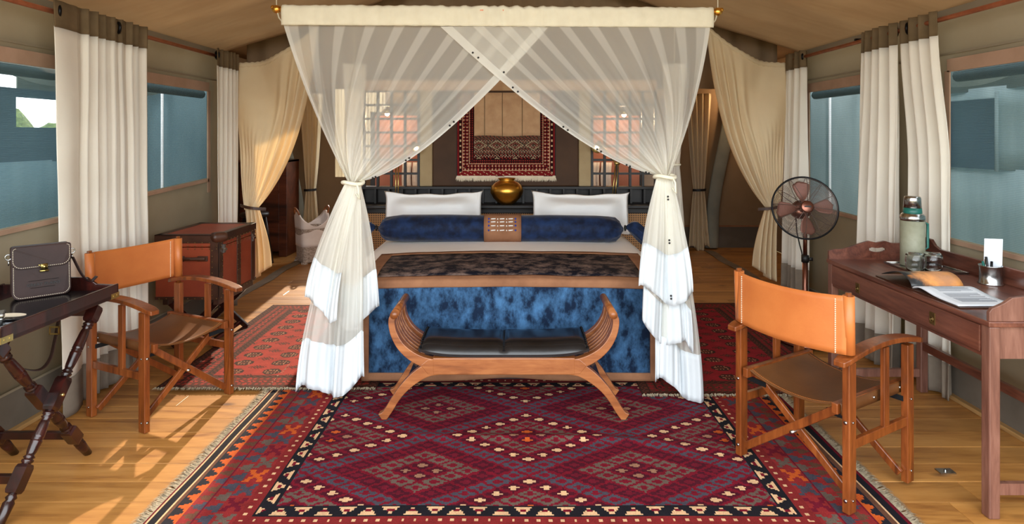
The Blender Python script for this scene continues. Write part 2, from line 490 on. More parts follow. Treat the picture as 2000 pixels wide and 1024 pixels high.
m, nt, b = nt_of('glass'); setp(b, Roughness=0.02, IOR=1.45); b.inputs['Transmission Weight'].default_value = 1.0
def photo_page():
    m, nt, b = nt_of('photo_page')
    v = coords(nt, (1, 1, 1)); f = noisetex(nt, v, 9, 6, 0.6)
    sp = N(nt, 'ShaderNodeSeparateXYZ'); nt.links.new(v, sp.inputs[0])
    mr = N(nt, 'ShaderNodeMapRange'); mr.inputs[1].default_value = 1.88; mr.inputs[2].default_value = 2.02; mr.inputs[3].default_value = -0.28; mr.inputs[4].default_value = 0.12
    nt.links.new(sp.outputs[0], mr.inputs[0])
    ad = N(nt, 'ShaderNodeMath', operation='ADD'); nt.links.new(f, ad.inputs[0]); nt.links.new(mr.outputs[0], ad.inputs[1])
    c = ramp(nt, ad.outputs[0], [(0.33, lin((44, 46, 48))), (0.40, lin((150, 98, 56))), (0.56, lin((226, 152, 82))), (0.8, lin((190, 130, 84)))])
    nt.links.new(c, b.inputs['Base Color']); setp(b, Roughness=0.35)
photo_page()
surf('hedge', (92, 108, 58), (34, 46, 22), 14, 0.9, 0.8, 20, spec=0.1, lo=0.3, hi=0.7, detail=10)
surf('ink', (120, 124, 132), (100, 104, 112), 90, 0.8, 0.0, 40)
# ================================================================== THE TENT
WX = 2.55           # side walls of the bedroom
EAVE, RIDGE = 2.24, 3.12
YB = 5.38           # where the bedroom ends and the wider rear part begins
RX, RY = 3.45, 8.2  # rear part
def nz(x, y, z=0.0): return mnoise.noise(Vector((x, y, z)))

# ground outside
g = MB().bx(-30, 30, -25, 40, -0.62, -0.6).build('ground', 'ground')
struct(g, 'dry grassy ground around the tent')

# floor: sub-floor slab with planks
fl = MB().bx(-WX, WX, 0.7, YB, -0.10, -0.026)
fl.bx(-RX, RX, YB, RY, -0.10, -0.026)
fl = struct(fl.build('floor', 'pine_edge'), 'pine plank floor of the tent')
rr = random.Random(3)
y = 0.72; row = 0
while y < RY - 0.02:
    w = 0.148; y1 = min(y + w, RY)
    ex = WX if y1 < YB + 0.05 else RX
    cuts = [-ex]
    x = -ex + rr.uniform(0.6, 2.6)
    while x < ex - 0.6:
        cuts.append(x); x += rr.uniform(2.2, 3.4)
    cuts.append(ex)
    for a, c in zip(cuts[:-1], cuts[1:]):
        MB().bx(a + 0.001, c - 0.001, y + 0.0012, y1 - 0.0012, -0.026, rr.uniform(-0.0012, 0)).build('plank', 'pine', fl, bev=0.002)
    y += w; row += 1

# side walls with window openings
def side_wall(sx, y0, y1, win, name, label):
    X = sx * WX
    ys = sorted(set([y0, y1] + [w[0] for w in win] + [w[1] for w in win]))
    yy = []
    for a, c in zip(ys[:-1], ys[1:]):
        n = max(1, int((c - a) / 0.09)); yy += [lerp(a, c, i / n) for i in range(n)]
    yy.append(y1)
    def zrow(yv):
        # rows of the wall at this depth, bottom to top: floor, skirt, sill, head, eave
        zb = None
        for w in win:
            if w[0] - 1e-6 <= yv <= w[1] + 1e-6: zb = lerp(w[2], w[3], (yv - w[0]) / (w[1] - w[0]))
        if zb is None:
            w = min(win, key=lambda q: min(abs(q[0] - yv), abs(q[1] - yv)))
            zb = w[2] if abs(w[0] - yv) < abs(w[1] - yv) else w[3]
        return [0.0, 0.2, zb * 0.45 + 0.1, zb * 0.8, zb, lerp(zb, 1.88, 0.5), 1.88, 2.05, EAVE]
    mb = MB(); sk = MB()
    vs = []
    for yv in yy:
        for k, z in enumerate(zrow(yv)):
            bul = 0.018 * nz(yv * 1.6, z * 1.4, sx * 5) if k not in (0, 4, 5, 6, 8) else 0
            vs.append((X + bul, yv, z))
    R = 9
    fs = []; fk = []
    for i in range(len(yy) - 1):
        ym = (yy[i] + yy[i + 1]) / 2
        inside = any(w[0] < ym < w[1] for w in win)
        for k in range(R - 1):
            if inside and k in (4, 5): continue
            q = (i*R+k, (i+1)*R+k, (i+1)*R+k+1, i*R+k+1)
            (fk if k == 0 else fs).append(q)
    mb.add(vs, fs)
    o = struct(mb.build(name, 'canvas_wall', smooth=True, solid=0.012), label)
    sk.add([(v[0] - sx * 0.012, v[1], v[2]) for v in vs], fk)
    sk.build('skirt', 'canvas_skirt', o, solid=0.01)
    # seams and eave tape
    for z in (0.205, 1.98):
        MB().bx(X - sx * 0.014, X - sx * 0.008, y0, y1, z - 0.006, z + 0.006).build('seam', 'canvas_wall', o)
    MB().bx(X - sx * 0.02, X - sx * 0.008, y0, y1, EAVE - 0.05, EAVE).build('eave_band', 'canvas_wall', o)
    return o

LW = [(1.3, 3.46, 0.98, 1.05), (3.95, 5.10, 1.10, 1.15)]
RW = [(1.3, 3.55, 0.90, 0.91), (4.25, 5.22, 0.91, 0.92)]
wl = side_wall(-1, 0.95, YB, LW, 'wall_left', 'beige canvas side wall of the tent on the left')
wr = side_wall(1, 0.95, YB, RW, 'wall_right', 'beige canvas side wall of the tent on the right')

wi = 0
for sx, wins in ((-1, LW), (1, RW)):
    for w in wins:
        wi += 1
        X = sx * WX
        def P(yv, z, dx=0.0): return (X - sx * dx, yv, z)
        m = MB()
        def fn(u, v, w=w, X=X, sx=sx):
            yv = lerp(w[0] - 0.01, w[1] + 0.01, u); zb = lerp(w[2], w[3], u) - 0.01
            return (X + sx * (0.004 + 0.012 * math.sin(PI * u) * math.sin(PI * v) ), yv, lerp(zb, 1.89, v))
        m.grid(20, 8, fn)
        o = struct(m.build('window_%d' % wi, 'mesh_screen', smooth=True),
                   ['', 'mesh window nearest on the left wall', 'mesh window at the rear of the left wall', 'mesh window behind the writing desk', 'mesh window behind the pedestal fan'][wi])
        t = 0.036; d = 0.012
        MB().bar(P(w[0], w[2] - t/2, d), P(w[1], w[3] - t/2, d), 0.008, t * 0.7).build('sill_tape', 'window_tape', o)
        MB().bar(P(w[0], 1.88 + 0.03, d), P(w[1], 1.88 + 0.03, d), 0.008, 0.075).build('head_tape', 'window_tape', o)
        for yv in (w[0], w[1]):
            MB().bx(X - sx * (d + 0.004), X - sx * (d - 0.004), yv - 0.02, yv + 0.02, 0.9 if sx > 0 else 1.03, 1.88).build('side_tape', 'window_tape', o)
        # rolled blind just outside the head of the opening
        MB().tube([(X + sx * 0.05, w[0], 1.85), (X + sx * 0.05, w[1], 1.85)], 0.035, 10).build('rolled_blind', 'blind', o, smooth=True)

# outer fly sheet beyond the windows
for sx, nm, lb in ((-1, 'wall_outer_left', 'pale outer fly sheet seen through the left windows'), (1, 'wall_outer_right', 'pale outer fly sheet seen through the right windows')):
    X = sx * 3.3
    hole = (4.05, 4.45, 1.56, 1.76) if sx < 0 else None
    m = MB()
    m.grid(120, 4, lambda u, v: (X + 0.02 * math.sin(u * 75) * (1 - v) + 0.03 * nz(u * 9, v * 2, sx), lerp(1.0, 5.33, u), lerp(-0.05, 1.33 if sx < 0 else 1.28, v)))
    flm = 'fly_left' if sx < 0 else 'fly_light'
    o = struct(m.build(nm, flm, smooth=True, solid=0.008), lb)
    if sx < 0:
        # dark mesh band with a clear opening
        for q in ((1.0, hole[0], 1.32, 1.82), (hole[1], 5.33, 1.32, 1.82), (hole[0], hole[1], 1.32, hole[2]), (hole[0], hole[1], hole[3], 1.82)):
            MB().bx(X - 0.004, X + 0.004, q[0], q[1], q[2], q[3]).build('dark_panel', 'fly_dark', o)
    else:
        MB().bx(X - 0.02, X - 0.012, 4.13, 4.9, 1.27, 1.76).build('dark_panel', 'fly_dark', o)
        m = MB(); m.grid(60, 4, lambda u, v: (X + 0.012 * math.sin(u * 40), lerp(1.0, 5.33, u), lerp(1.27, 1.84, v)))
        m.build('upper_panel', 'fly_light', o, smooth=True, solid=0.008)
        MB().tube([(X - 0.03, 4.11, 1.26), (X - 0.03, 4.11, 1.8)], 0.012, 8).build('zip_post', 'fly_light', o, smooth=True)
    m = MB(); m.grid(24, 4, lambda u, v: (sx * lerp(2.58, 3.3, u), 5.33 + 0.015 * math.sin(u * 22), lerp(0, 2.2, v)))
    m.build('return_panel', flm, o, smooth=True, solid=0.008)
    MB().bx(X - 0.004, X + 0.004, 4.06 if sx < 0 else 1.0, 5.33, 1.82, 2.3).build('fly_band', 'fly_top', o)
    # scalloped edge of the fly above
    pts = []
    n = 60
    for i in range(n + 1):
        yv = lerp(1.0, 5.3, i / n); pts.append((yv, 1.93 - 0.10 * abs(math.sin((yv - 0.9) * PI / 0.9)) ** 0.6))
    out = pts + [(6.6, 2.2), (1.0, 2.2)]
    m = MB(); vs = []; fs = []
    for i, (a, z) in enumerate(pts): vs += [(sx * 3.05, a, z), (sx * 3.05, a, 2.2)]
    for i in range(n): fs.append((2*i, 2*i+2, 2*i+3, 2*i+1))
    m.add(vs, fs).build('scalloped_edge', 'fly_top', o, solid=0.006)
    MB().tube([(sx * 2.75, 4.79 if sx < 0 else 5.27, -0.6), (sx * 2.75, 4.79 if sx < 0 else 5.27, 1.95)], 0.010, 10).build('pole', 'white_cotton', o, smooth=True)

# ceiling of the bedroom, two canvas slopes with soft ripples
def slope(sx, x0, x1, z0, z1, y0, y1, name, label, nu=46, nv=70, amp=1.0, mat='canvas_roof'):
    m = MB()
    def fn(u, v):
        x = lerp(x0, x1, u); yv = lerp(y0, y1, v); z = lerp(z0, z1, u)
        s = math.sin(PI * u)
        z -= 0.035 * s
        # ripples that run up from the eave
        ed = (1 - u) ** 2
        z += amp * 0.055 * ed * u * 4 * math.sin(yv * 17 + 3 * nz(yv * 2, u * 2)) * (0.4 + nz(yv * 1.3, 7.7 * sx))
        z += amp * 0.012 * nz(x * 1.5, yv * 1.1, 3) * s
        return (sx * x, yv, z)
    m.grid(nu, nv, fn)
    return struct(m.build(name, mat, smooth=True, solid=0.01), label)
slope(-1, WX + 0.02, 0, EAVE, RIDGE, 0.95, YB, 'ceiling', 'left slope of the canvas ceiling')
slope(1, WX + 0.02, 0, EAVE, RIDGE, 0.95, YB, 'ceiling', 'right slope of the canvas ceiling')
# rear part: wider and a little higher
slope(-1, RX, 0, 2.5, 3.45, YB - 0.02, RY, 'ceiling', 'left slope of the rear canvas ceiling', 20, 20, 0.5, 'canvas_rear')
slope(1, RX, 0, 2.5, 3.45, YB - 0.02, RY, 'ceiling', 'right slope of the rear canvas ceiling', 20, 20, 0.5, 'canvas_rear')
def zr(x): return 3.45 - 0.95 * abs(x) / RX
def zc(x): return RIDGE - (RIDGE - EAVE) * abs(x) / WX
m = MB()
for sx in (-1, 1):
    m.prism([(sx * WX, zc(WX) - 0.0), (0, RIDGE), (0, 3.45), (sx * WX, zr(WX))], lambda a, c, t: (a, t, c), YB, YB + 0.012)
    m.prism([(sx * WX, 0), (sx * WX, zr(WX)), (sx * RX, 2.5), (sx * RX, 0)], lambda a, c, t: (a, t, c), YB, YB + 0.012)
struct(m.build('wall_gable', 'canvas_rear'), 'canvas partition above and beside the bedroom')
for sx, nm in ((-1, 'wall_rear_left'), (1, 'wall_rear_right')):
    struct(MB().bx(sx * RX, sx * (RX + 0.012), YB, RY, 0, 2.5).build(nm, 'canvas_rear'), 'canvas side wall of the rear part, %s' % ('left' if sx < 0 else 'right'))
# back wall with an opening added on the left to let the low sun in
ox0, ox1, oz0 = -2.38, -1.60, 0.95
m = MB()
f3 = lambda a, c, t: (a, t, c)
m.prism([(-RX, 0), (-RX, 2.5), (ox0, zr(ox0)), (ox0, 0)], f3, RY, RY + 0.012)
m.prism([(ox0, 0), (ox0, oz0), (ox1, oz0), (ox1, 0)], f3, RY, RY + 0.012)
m.prism([(ox1, 0), (ox1, zr(ox1)), (0, 3.45), (RX, 2.5), (RX, 0)], f3, RY, RY + 0.012)
bw = struct(m.build('wall_back', 'canvas_rear'), 'brown canvas wall at the very back')
MB().bx(-RX, RX, RY - 0.012, RY - 0.001, 0, 0.28).build('skirt', 'canvas_skirt', bw)
MB().bx(-RX, RX, RY - 0.02, RY - 0.002, 0.28, 0.30).build('seam', 'suede', bw)
# pleats of dark canvas seen above the side drapes
for sx in (-1, 1):
    m = MB()
    m.grid(70, 4, lambda u, v: (sx * lerp(0.0, 2.52, u), YB + 0.42 + 0.025 * math.sin(u * 60), lerp(1.95, zr(lerp(0.0, 2.52, u)) - 0.03, v)))
    struct(m.build('trim_%d' % (1 if sx < 0 else 2), 'canvas_rear', smooth=True, solid=0.006), 'pleated olive canvas behind the %s drape' % ('left' if sx < 0 else 'right'))
struct(MB().bx(-1.5, 1.9, 7.2, 7.215, 0, 2.4).build('wall_added_screen', 'bath_canvas'), 'pale canvas screen added to brighten the view behind the bed')  # pale screen added so the view through the lattice reads bright
# added fence that hides bright sky behind the back wall opening
fe = thing('added_fence', 'added straw-coloured reed fence hiding bright sky behind the tent', 'fence', (0, 13.6, -0.6))
MB().grid(400, 1, lambda u, v: (lerp(-6, 6, u), 13.6 + 0.03 * math.sin(u * 900), lerp(-0.6, 2.95 + 0.12 * nz(u * 120, 1.5), v))).build('reed_panel', 'reed', fe, solid=0.02)
for k in range(7):
    MB().tube([(-6 + 2 * k, 13.52, -0.6), (-6 + 2 * k, 13.52, 3.05)], 0.05, 8).build('post', 'pine_edge', fe, smooth=True)
m = MB()
m.grid(90, 16, lambda u, v: (-14.0 + (0.8 + 0.3 * nz(u * 40, v * 4)) * math.cos(PI * v), lerp(2, 24, u), -0.6 + (2.3 + 0.5 * nz(u * 9, 5.5) + 0.9 * math.exp(-((u - 0.66) / 0.035) ** 2) + 0.2 * nz(u * 50, v * 8)) * math.sin(PI * v) ** 0.45))
tag(m.build('hedge', 'hedge', smooth=True), 'distant green shrubs seen through the small opening of the left window', 'hedge')
# floor edging
for sx, nm in ((-1, 'baseboard_left'), (1, 'baseboard_right')):
    struct(MB().bx(sx * (WX - 0.05), sx * (WX - 0.015), 0.95, YB, 0, 0.022).build(nm, 'pine_edge', bev=0.003), 'pine edging strip along the %s wall' % ('left' if sx < 0 else 'right'))
for sx, n_ in ((-1, 3), (1, 4)):
    m = MB(); m.grid(30, 2, lambda u, v: (sx * (2.5 + 0.11 * v + 0.012 * math.sin(u * 15)), lerp(5.5, 7.95, u), 0.004 + 0.012 * max(0, nz(u * 9, v * 3, sx))))
    struct(m.build('trim_%d' % n_, 'hem_taupe', solid=0.004), 'canvas strip lying along the floor at the %s rear opening' % ('left' if sx < 0 else 'right'))
MB  # (structure ends)

# ================================================================== RUGS
def L3(c): return np.array(lin(c)[:3], dtype=np.float32)
def rug(name, label, x0, x1, y0, y1, z, step, colf, zf=None, cat='rug', vert=False, group=None):
    nx = int(round((x1 - x0) / step)); ny = int(round((y1 - y0) / step))
    xs = np.linspace(x0, x1, nx + 1); ys = np.linspace(y0, y1, ny + 1)
    GX, GY = np.meshgrid(xs, ys, indexing='ij')
    GZ = np.full_like(GX, z)
    if zf is not None: GZ = GZ + zf(GX, GY)
    co = np.stack([GX, GY, GZ], -1).reshape(-1, 3) if not vert else np.stack([GX, GZ, GY], -1).reshape(-1, 3)
    i, j = np.meshgrid(np.arange(nx), np.arange(ny), indexing='ij')
    a = i * (ny + 1) + j
    q = np.stack([a, a + ny + 1, a + ny + 2, a + 1], -1).reshape(-1)
    me = bpy.data.meshes.new(name)
    me.vertices.add(len(co)); me.vertices.foreach_set('co', co.astype(np.float32).ravel())
    me.loops.add(len(q)); me.loops.foreach_set('vertex_index', q.astype(np.int32))
    me.polygons.add(nx * ny)
    me.polygons.foreach_set('loop_start', np.arange(0, 4 * nx * ny, 4, dtype=np.int32))
    me.update(calc_edges=True); me.validate()
    me.polygons.foreach_set('use_smooth', np.ones(nx * ny, dtype=bool))
    cx = (xs[:-1] + xs[1:]) / 2; cy = (ys[:-1] + ys[1:]) / 2
    PX, PY = np.meshgrid(cx, cy, indexing='ij')
    c = colf(PX, PY).reshape(-1, 3)
    at_ = me.attributes.new('col', 'FLOAT_COLOR', 'FACE')
    at_.data.foreach_set('color', np.concatenate([c, np.ones((len(c), 1), np.float32)], 1).astype(np.float32).ravel())
    me.materials.append(MAT['woven'])
    r = thing(name, label, cat, ((x0 + x1) / 2, (y0 + y1) / 2 if not vert else z, 0 if not vert else y0), group)
    o = bpy.data.objects.new('pile', me); COL.objects.link(o); adopt(o, r)
    md = o.modifiers.new('solid', 'SOLIDIFY'); md.thickness = 0.005; md.offset = -1 if not vert else 0
    return r

def fringe(parent, p0, p1, out, n, ln, mat='fringe', vert=False, name='fringe'):
    m = MB(); p0 = Vector(p0); p1 = Vector(p1); out = Vector(out)
    d = (p1 - p0).normalized(); rg = random.Random(n)
    for i in range(n):
        t = (i + rg.random() * 0.7) / n
        a = p0.lerp(p1, t); l = ln * rg.uniform(0.65, 1.15); b = a + out * l + d * rg.uniform(-0.6, 0.6) * l * 0.6
        up = Vector((0, 0, 0.004 + rg.random() * 0.008)) if not vert else Vector((0, -0.002 - rg.random() * 0.006, 0))
        w = d * 0.0028
        m.add([a - w, a + w, (a + b) / 2 + up + w, (a + b) / 2 + up - w, b - w * 0.4], [(0, 1, 2, 3), (3, 2, 4)])
    o = m.build(name, mat, parent); o['kind'] = 'stuff'
    return o

def kilim_cols(X, Y):
    red = L3((112, 15, 33)); red2 = L3((134, 38, 38)); dk = L3((72, 14, 30)); sl = L3((70, 66, 76)); ol = L3((98, 82, 72))
    be = L3((212, 170, 128)); og = L3((188, 84, 32)); bk = L3((24, 22, 28)); br = L3((96, 62, 46)); mar = L3((104, 18, 36))
    C = np.empty(X.shape + (3,), np.float32); C[:] = red
    p = (X - 0.076) / 0.965; q = (Y - 3.03) / 0.62
    tU = (p + q + 0.5) * 7 + 0.5; tV = (p - q + 0.5) * 7 + 0.5
    kU = np.floor(tU); kV = np.floor(tV)
    i = np.mod(kU, 7); j = np.mod(kV, 7); cu = np.floor(kU / 7); cv = np.floor(kV / 7)
    dU = (tU - kU - 0.5) / 7; dV = (tV - kV - 0.5) / 7
    dx = (dU + dV) / 2 * 0.965; dy = (dU - dV) / 2 * 0.62
    qx = np.round(dx / 0.010) * 0.010; qy = np.round(dy / 0.0085) * 0.0085
    r = np.abs(qx) / 0.0689 + np.abs(qy) / 0.0443
    body = r < 0.80
    cross = ((np.abs(dx) < 0.011) & (np.abs(dy) < 0.0155)) | ((np.abs(dx) < 0.024) & (np.abs(dy) < 0.0062))
    typeB = np.mod(cu + cv, 2) == 0
    slate = (i == 0) | (j == 0)
    ringn = np.minimum(np.minimum(i - 1, 6 - i), np.minimum(j - 1, 6 - j))
    def put(mask, c): C[mask] = c
    put(body & slate, sl)
    put(body & ~slate & (ringn == 0), dk)
    put(body & ~slate & (ringn == 1), ol)
    put(body & ~slate & (ringn == 2), dk)
    put(cross, red)
    put(cross & ~slate & (ringn == 0) & ~typeB, mar)
    put(cross & ~slate & (ringn == 0) & typeB, be)
    put(cross & ~slate & (ringn == 2) & ~typeB, L3((150, 108, 84)))
    put(cross & ~slate & (ringn == 2) & typeB, np.array(og))
    put(cross & ~slate & (ringn == 2) & typeB & (i == j), L3((150, 108, 84)))
    # borders
    bx0, bx1, by0, by1 = -0.988, 1.105, 2.425, 3.66
    out = np.maximum(np.maximum(bx0 - X, X - bx1), np.maximum(by0 - Y, Y - by1))
    horiz = np.maximum(by0 - Y, Y - by1) >= np.maximum(bx0 - X, X - bx1)
    s = np.where(horiz, X, Y * 1.0)
    inb = np.abs(out) < 0.034
    put(inb, bk)
    per = 0.088
    t = out / 0.034; fr = np.mod(s / per, 1.0); tri = 1 - np.abs(fr * 2 - 1); sg = np.where(np.mod(np.floor(s / per), 2) == 0, 1, -1)
    trq = np.floor(tri * 5) / 5
    beig = inb & (t * sg < trq * 1.75 - 0.85) & (np.abs(t) < 0.72)
    put(beig, be)
    put(beig & (np.abs(t) < 0.22) & (tri > 0.7), red)
    o2 = out - 0.034
    ob = o2 > 0
    put(ob, red2)
    b1 = ob & (o2 < 0.055)
    put(b1, red2 * 0.82)
    put(b1 & (np.mod(s, 0.048) < 0.013) & (np.abs(o2 - 0.028) < 0.008), be)
    # motif blocks
    def blocks(a0, a1, per, cols, seed):
        m = ob & (o2 >= a0) & (o2 < a1)
        k = np.floor(s / per).astype(int); f = np.mod(s / per, 1.0) * 2 - 1; tt = (o2 - a0) / (a1 - a0) * 2 - 1
        fq = np.round(f * 5) / 5; tq = np.round(tt * 4) / 4
        sh = (np.abs(np.abs(fq) - np.abs(tq)) < 0.34) & (np.abs(f) < 0.86) & (np.abs(tt) < 0.9)
        for n_, c_ in enumerate(cols):
            put(m & sh & (np.mod(k * 7 + seed, len(cols)) == n_), c_)
        put(m & (tt > 0.93), mar)
    def tris(a0, a1, per, c1, c2):
        m = ob & (o2 >= a0) & (o2 < a1)
        f = np.mod(s / per, 1.0); tt = (o2 - a0) / (a1 - a0)
        fq = np.floor(f * 6) / 6
        up = tt < 1 - np.abs(fq * 2 - 1)
        par = np.mod(np.floor(s / per), 3) == 0
        put(m & up & ~par, c1); put(m & up & par, c2)
        put(m & (tt > 0.94), mar)
    blocks(0.055, 0.150, 0.105, [og, sl, mar, ol], 1)
    tris(0.150, 0.215, 0.075, sl, ol)
    tris(0.215, 0.275, 0.062, br, sl)
    z = ob & (o2 >= 0.275) & (o2 < 0.325)
    put(z, bk * 1.5)
    put(z & ((o2 - 0.275) / 0.05 < np.floor(np.abs(np.mod(s / 0.07, 1.0) * 2 - 1) * 4) / 4 + 0.1), og)
    put(ob & (o2 >= 0.325) & (o2 < 0.345), br)
    put(ob & (o2 >= 0.345) & (o2 < 0.351), be)
    put(ob & (o2 >= 0.351) & (o2 < 0.383), bk)
    put(ob & (o2 >= 0.383) & (o2 < 0.388), be)
    put(ob & (o2 >= 0.388), red * 0.8)
    return C
def kz(X, Y):
    # soft creases in the flat weave
    return 0.0035 * np.sin(X * 3.1 + Y * 5) ** 2 + 0.011 * np.exp(-((Y - 3.02 + 0.14 * X - 0.05 * np.sin(X * 3)) / 0.03) ** 2) * (np.abs(X - 0.2) < 1.1) * np.cos((X - 0.2) / 1.1 * PI / 2) ** 2
kl = rug('kilim_rug', 'large crimson flat-woven rug with stepped diamonds in front of the bed', -1.42, 1.54, 1.93, 4.15, 0.006, 0.0078, kilim_cols, kz)
fringe(kl, (-1.42, 1.95, 0.006), (-1.42, 3.98, 0.006), (-1, 0, 0), 900, 0.055)
fringe(kl, (1.54, 1.95, 0.006), (1.54, 3.98, 0.006), (1, 0, 0), 900, 0.055)

def bokhara(x0, x1, y0, y1, redc, gulx, guly):
    def f(X, Y):
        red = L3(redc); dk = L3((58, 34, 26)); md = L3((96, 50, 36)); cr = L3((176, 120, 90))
        C = np.empty(X.shape + (3,), np.float32); C[:] = red
        bw, bh = 0.25, 0.19
        d = np.minimum(np.minimum(X - x0, x1 - X) / bw, np.minimum(Y - y0, y1 - Y) / bh)
        hor = np.minimum(Y - y0, y1 - Y) / bh < np.minimum(X - x0, x1 - X) / bw
        s = np.where(hor, X, Y)
        # field guls
        gx, gy = gulx, guly
        u = (X - x0 - bw - gx * 0.4) / gx; v = (Y - y0 - bh - gy * 0.4) / gy
        fu = (u - np.round(u)) * gx; fv = (v - np.round(v)) * gy
        oct_ = np.maximum(np.maximum(np.abs(fu) / 0.058, np.abs(fv) / 0.046), (np.abs(fu) / 0.058 + np.abs(fv) / 0.046) / 1.4)
        C[oct_ < 1] = dk
        C[(oct_ < 0.82) & (np.abs(np.sin(fu * 190) * np.sin(fv * 190)) > 0.6)] = cr
        C[(oct_ < 0.35)] = md
        gu = (u + 0.5 - np.round(u + 0.5)) * gx; gv = (v + 0.5 - np.round(v + 0.5)) * gy
        di = np.abs(gu) / 0.062 + np.abs(gv) / 0.034
        C[(di < 1) & (np.mod(np.floor(gu / 0.011) + np.floor(gv / 0.011), 2) == 0)] = dk
        C[(di < 0.45)] = md
        # borders
        b_ = d < 1
        C[b_] = md * 0.9
        n5 = np.floor(d * 5)
        f5 = np.mod(d * 5, 1.0)
        C[b_ & ((f5 < 0.12) | (f5 > 0.9))] = dk
        k = np.mod(s / 0.07, 1.0) * 2 - 1
        rh = np.abs(k) + np.abs(f5 * 2 - 1)
        C[b_ & (n5 == 2) & (rh < 0.95)] = red
        C[b_ & (n5 == 2) & (rh < 0.4)] = dk
        k2 = np.mod(s / 0.036, 1.0) * 2 - 1
        C[b_ & ((n5 == 1) | (n5 == 3)) & (np.abs(k2) + np.abs(f5 * 2 - 1) < 0.8)] = red * 0.9
        C[b_ & ((n5 == 0) | (n5 == 4)) & (np.mod(np.floor(s / 0.02) + np.floor(f5 * 3), 2) == 0)] = dk
        return C
    return f
bl = rug('bokhara_rug', 'sunlit orange-red rug with rows of dark medallions left of the bed', -2.10, -0.80, 3.59, 5.36, 0.016, 0.0095, bokhara(-2.10, -0.80, 3.59, 5.36, (158, 54, 42), 0.24, 0.148))  # sunlight on this rug is also put into its brighter orange red
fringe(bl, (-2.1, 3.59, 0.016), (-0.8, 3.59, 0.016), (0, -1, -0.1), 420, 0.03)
br_ = rug('bokhara_rug', 'shaded dark red rug with medallions between bed and fan', 0.75, 1.98, 3.50, 5.42, 0.016, 0.0095, bokhara(0.75, 1.98, 3.50, 5.42, (138, 30, 36), 0.24, 0.148))  # shade on this rug is also put into its deeper red
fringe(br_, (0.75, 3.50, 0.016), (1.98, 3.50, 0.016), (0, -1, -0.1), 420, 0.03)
# ================================================================== BED
BX0, BX1, BY0, BY1 = -1.10, 1.02, 3.71, 5.60
def ztop(x, y=4.5):
    u = (x - (BX0 + BX1) / 2) / ((BX1 - BX0) / 2)
    return 0.632 + 0.022 * (1 - min(1, abs(u)) ** 2)
bed = thing('bed', 'double bed made up with white sheets under the canopy', 'bed', ((BX0 + BX1) / 2, 4.6, 0))
m = MB()
def mat_fn(u, v):
    # wrap over: u across x (with sides), v along y
    return None
nx_, ny_ = 44, 30
vs = []; fs = []
prof = []
W = BX1 - BX0
for i in range(nx_ + 1):
    t = i / nx_
    prof.append(t)
def bedshape(u, v):
    # u in -1.35..1.35 : beyond +-1 falls down the sides
    cx = (BX0 + BX1) / 2; hw = W / 2
    if abs(u) <= 1:
        x = cx + u * hw; z = ztop(x); k = max(0, (abs(u) - 0.86) / 0.14); z -= 0.055 * k * k
    else:
        x = cx + math.copysign(hw + 0.01 + 0.012 * math.sin(v * 40), u); z = lerp(0.577, 0.04, (abs(u) - 1) / 0.35)
    return x, z
m.grid(60, 30, lambda u, v: (bedshape(-1.35 + 2.7 * u, v)[0], lerp(BY0, BY1, v), bedshape(-1.35 + 2.7 * u, v)[1] - 0.05 * max(0, (0.06 - v) / 0.06) ** 2))
m.build('sheet', 'sheet', bed, smooth=True, solid=0.012)
MB().bx(BX0 + 0.05, BX1 - 0.05, BY0 + 0.02, BY1, 0.30, 0.57).build('mattress', 'white_cotton', bed, bev=0.03)
MB().bx(BX0 + 0.08, BX1 - 0.08, BY0 + 0.04, BY1, 0.0, 0.30).build('bed_base', 'black_wood', bed)

# bedspread with borders
SX0, SX1 = -0.905, 0.875
sp = thing('bedspread', 'crushed blue velvet bedspread with tan suede borders over the foot of the bed', 'bedspread', (-0.015, 3.7, 0))
YF = 3.675
YR = 4.36
def top(u, v, lift=0.012):
    x = lerp(SX0, SX1, u); y = lerp(YF + 0.004, YR, v)
    x = x * lerp(1.0, 1.03, v)
    z = ztop(x) + lift + 0.006 * nz(x * 4, y * 4, 1)
    z -= 0.035 * (1 - v) ** 6
    return (x, y + 0.02 * math.sin(u * PI) * v, z)
def front(u, v, lift=0.0):
    # v 0 at the top edge, 1 at the hem
    x = lerp(SX0, SX1, u)
    z = lerp(ztop(x) - 0.022, 0.03 + 0.02 * math.exp(-((x + 0.02) / 0.22) ** 2), v)
    y = YF - 0.012 * v - lift + 0.008 * nz(x * 3, z * 3, 4)
    return (x, y, z)
def sub(fn, u0, u1, v0, v1, lift): return lambda u, v: fn(lerp(u0, u1, u), lerp(v0, v1, v), lift)
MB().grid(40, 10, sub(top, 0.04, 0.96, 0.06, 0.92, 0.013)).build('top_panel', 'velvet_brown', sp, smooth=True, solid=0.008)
MB().grid(40, 3, sub(top, 0.0, 1.0, 0.91, 1.0, 0.015)).build('border', 'suede', sp, smooth=True, solid=0.01)
MB().grid(4, 10, sub(top, 0.0, 0.045, 0.0, 1.0, 0.015)).build('border', 'suede', sp, smooth=True, solid=0.01)
MB().grid(4, 10, sub(top, 0.955, 1.0, 0.0, 1.0, 0.015)).build('border', 'suede', sp, smooth=True, solid=0.01)
def lip(u, v):
    # rolls over the front edge
    if v < 0.5: return top(u, lerp(0.07, 0.0, v * 2), 0.015)
    return front(u, lerp(0.0, 0.065, v * 2 - 1), 0.008)
MB().grid(40, 8, lip).build('border', 'suede', sp, smooth=True, solid=0.008)
MB().grid(48, 24, sub(front, 0.02, 0.98, 0.05, 0.93, 0.0)).build('front_panel', 'velvet', sp, smooth=True, solid=0.008)
MB().grid(40, 3, sub(front, 0.0, 1.0, 0.92, 1.0, 0.004)).build('border', 'suede', sp, smooth=True, solid=0.01)
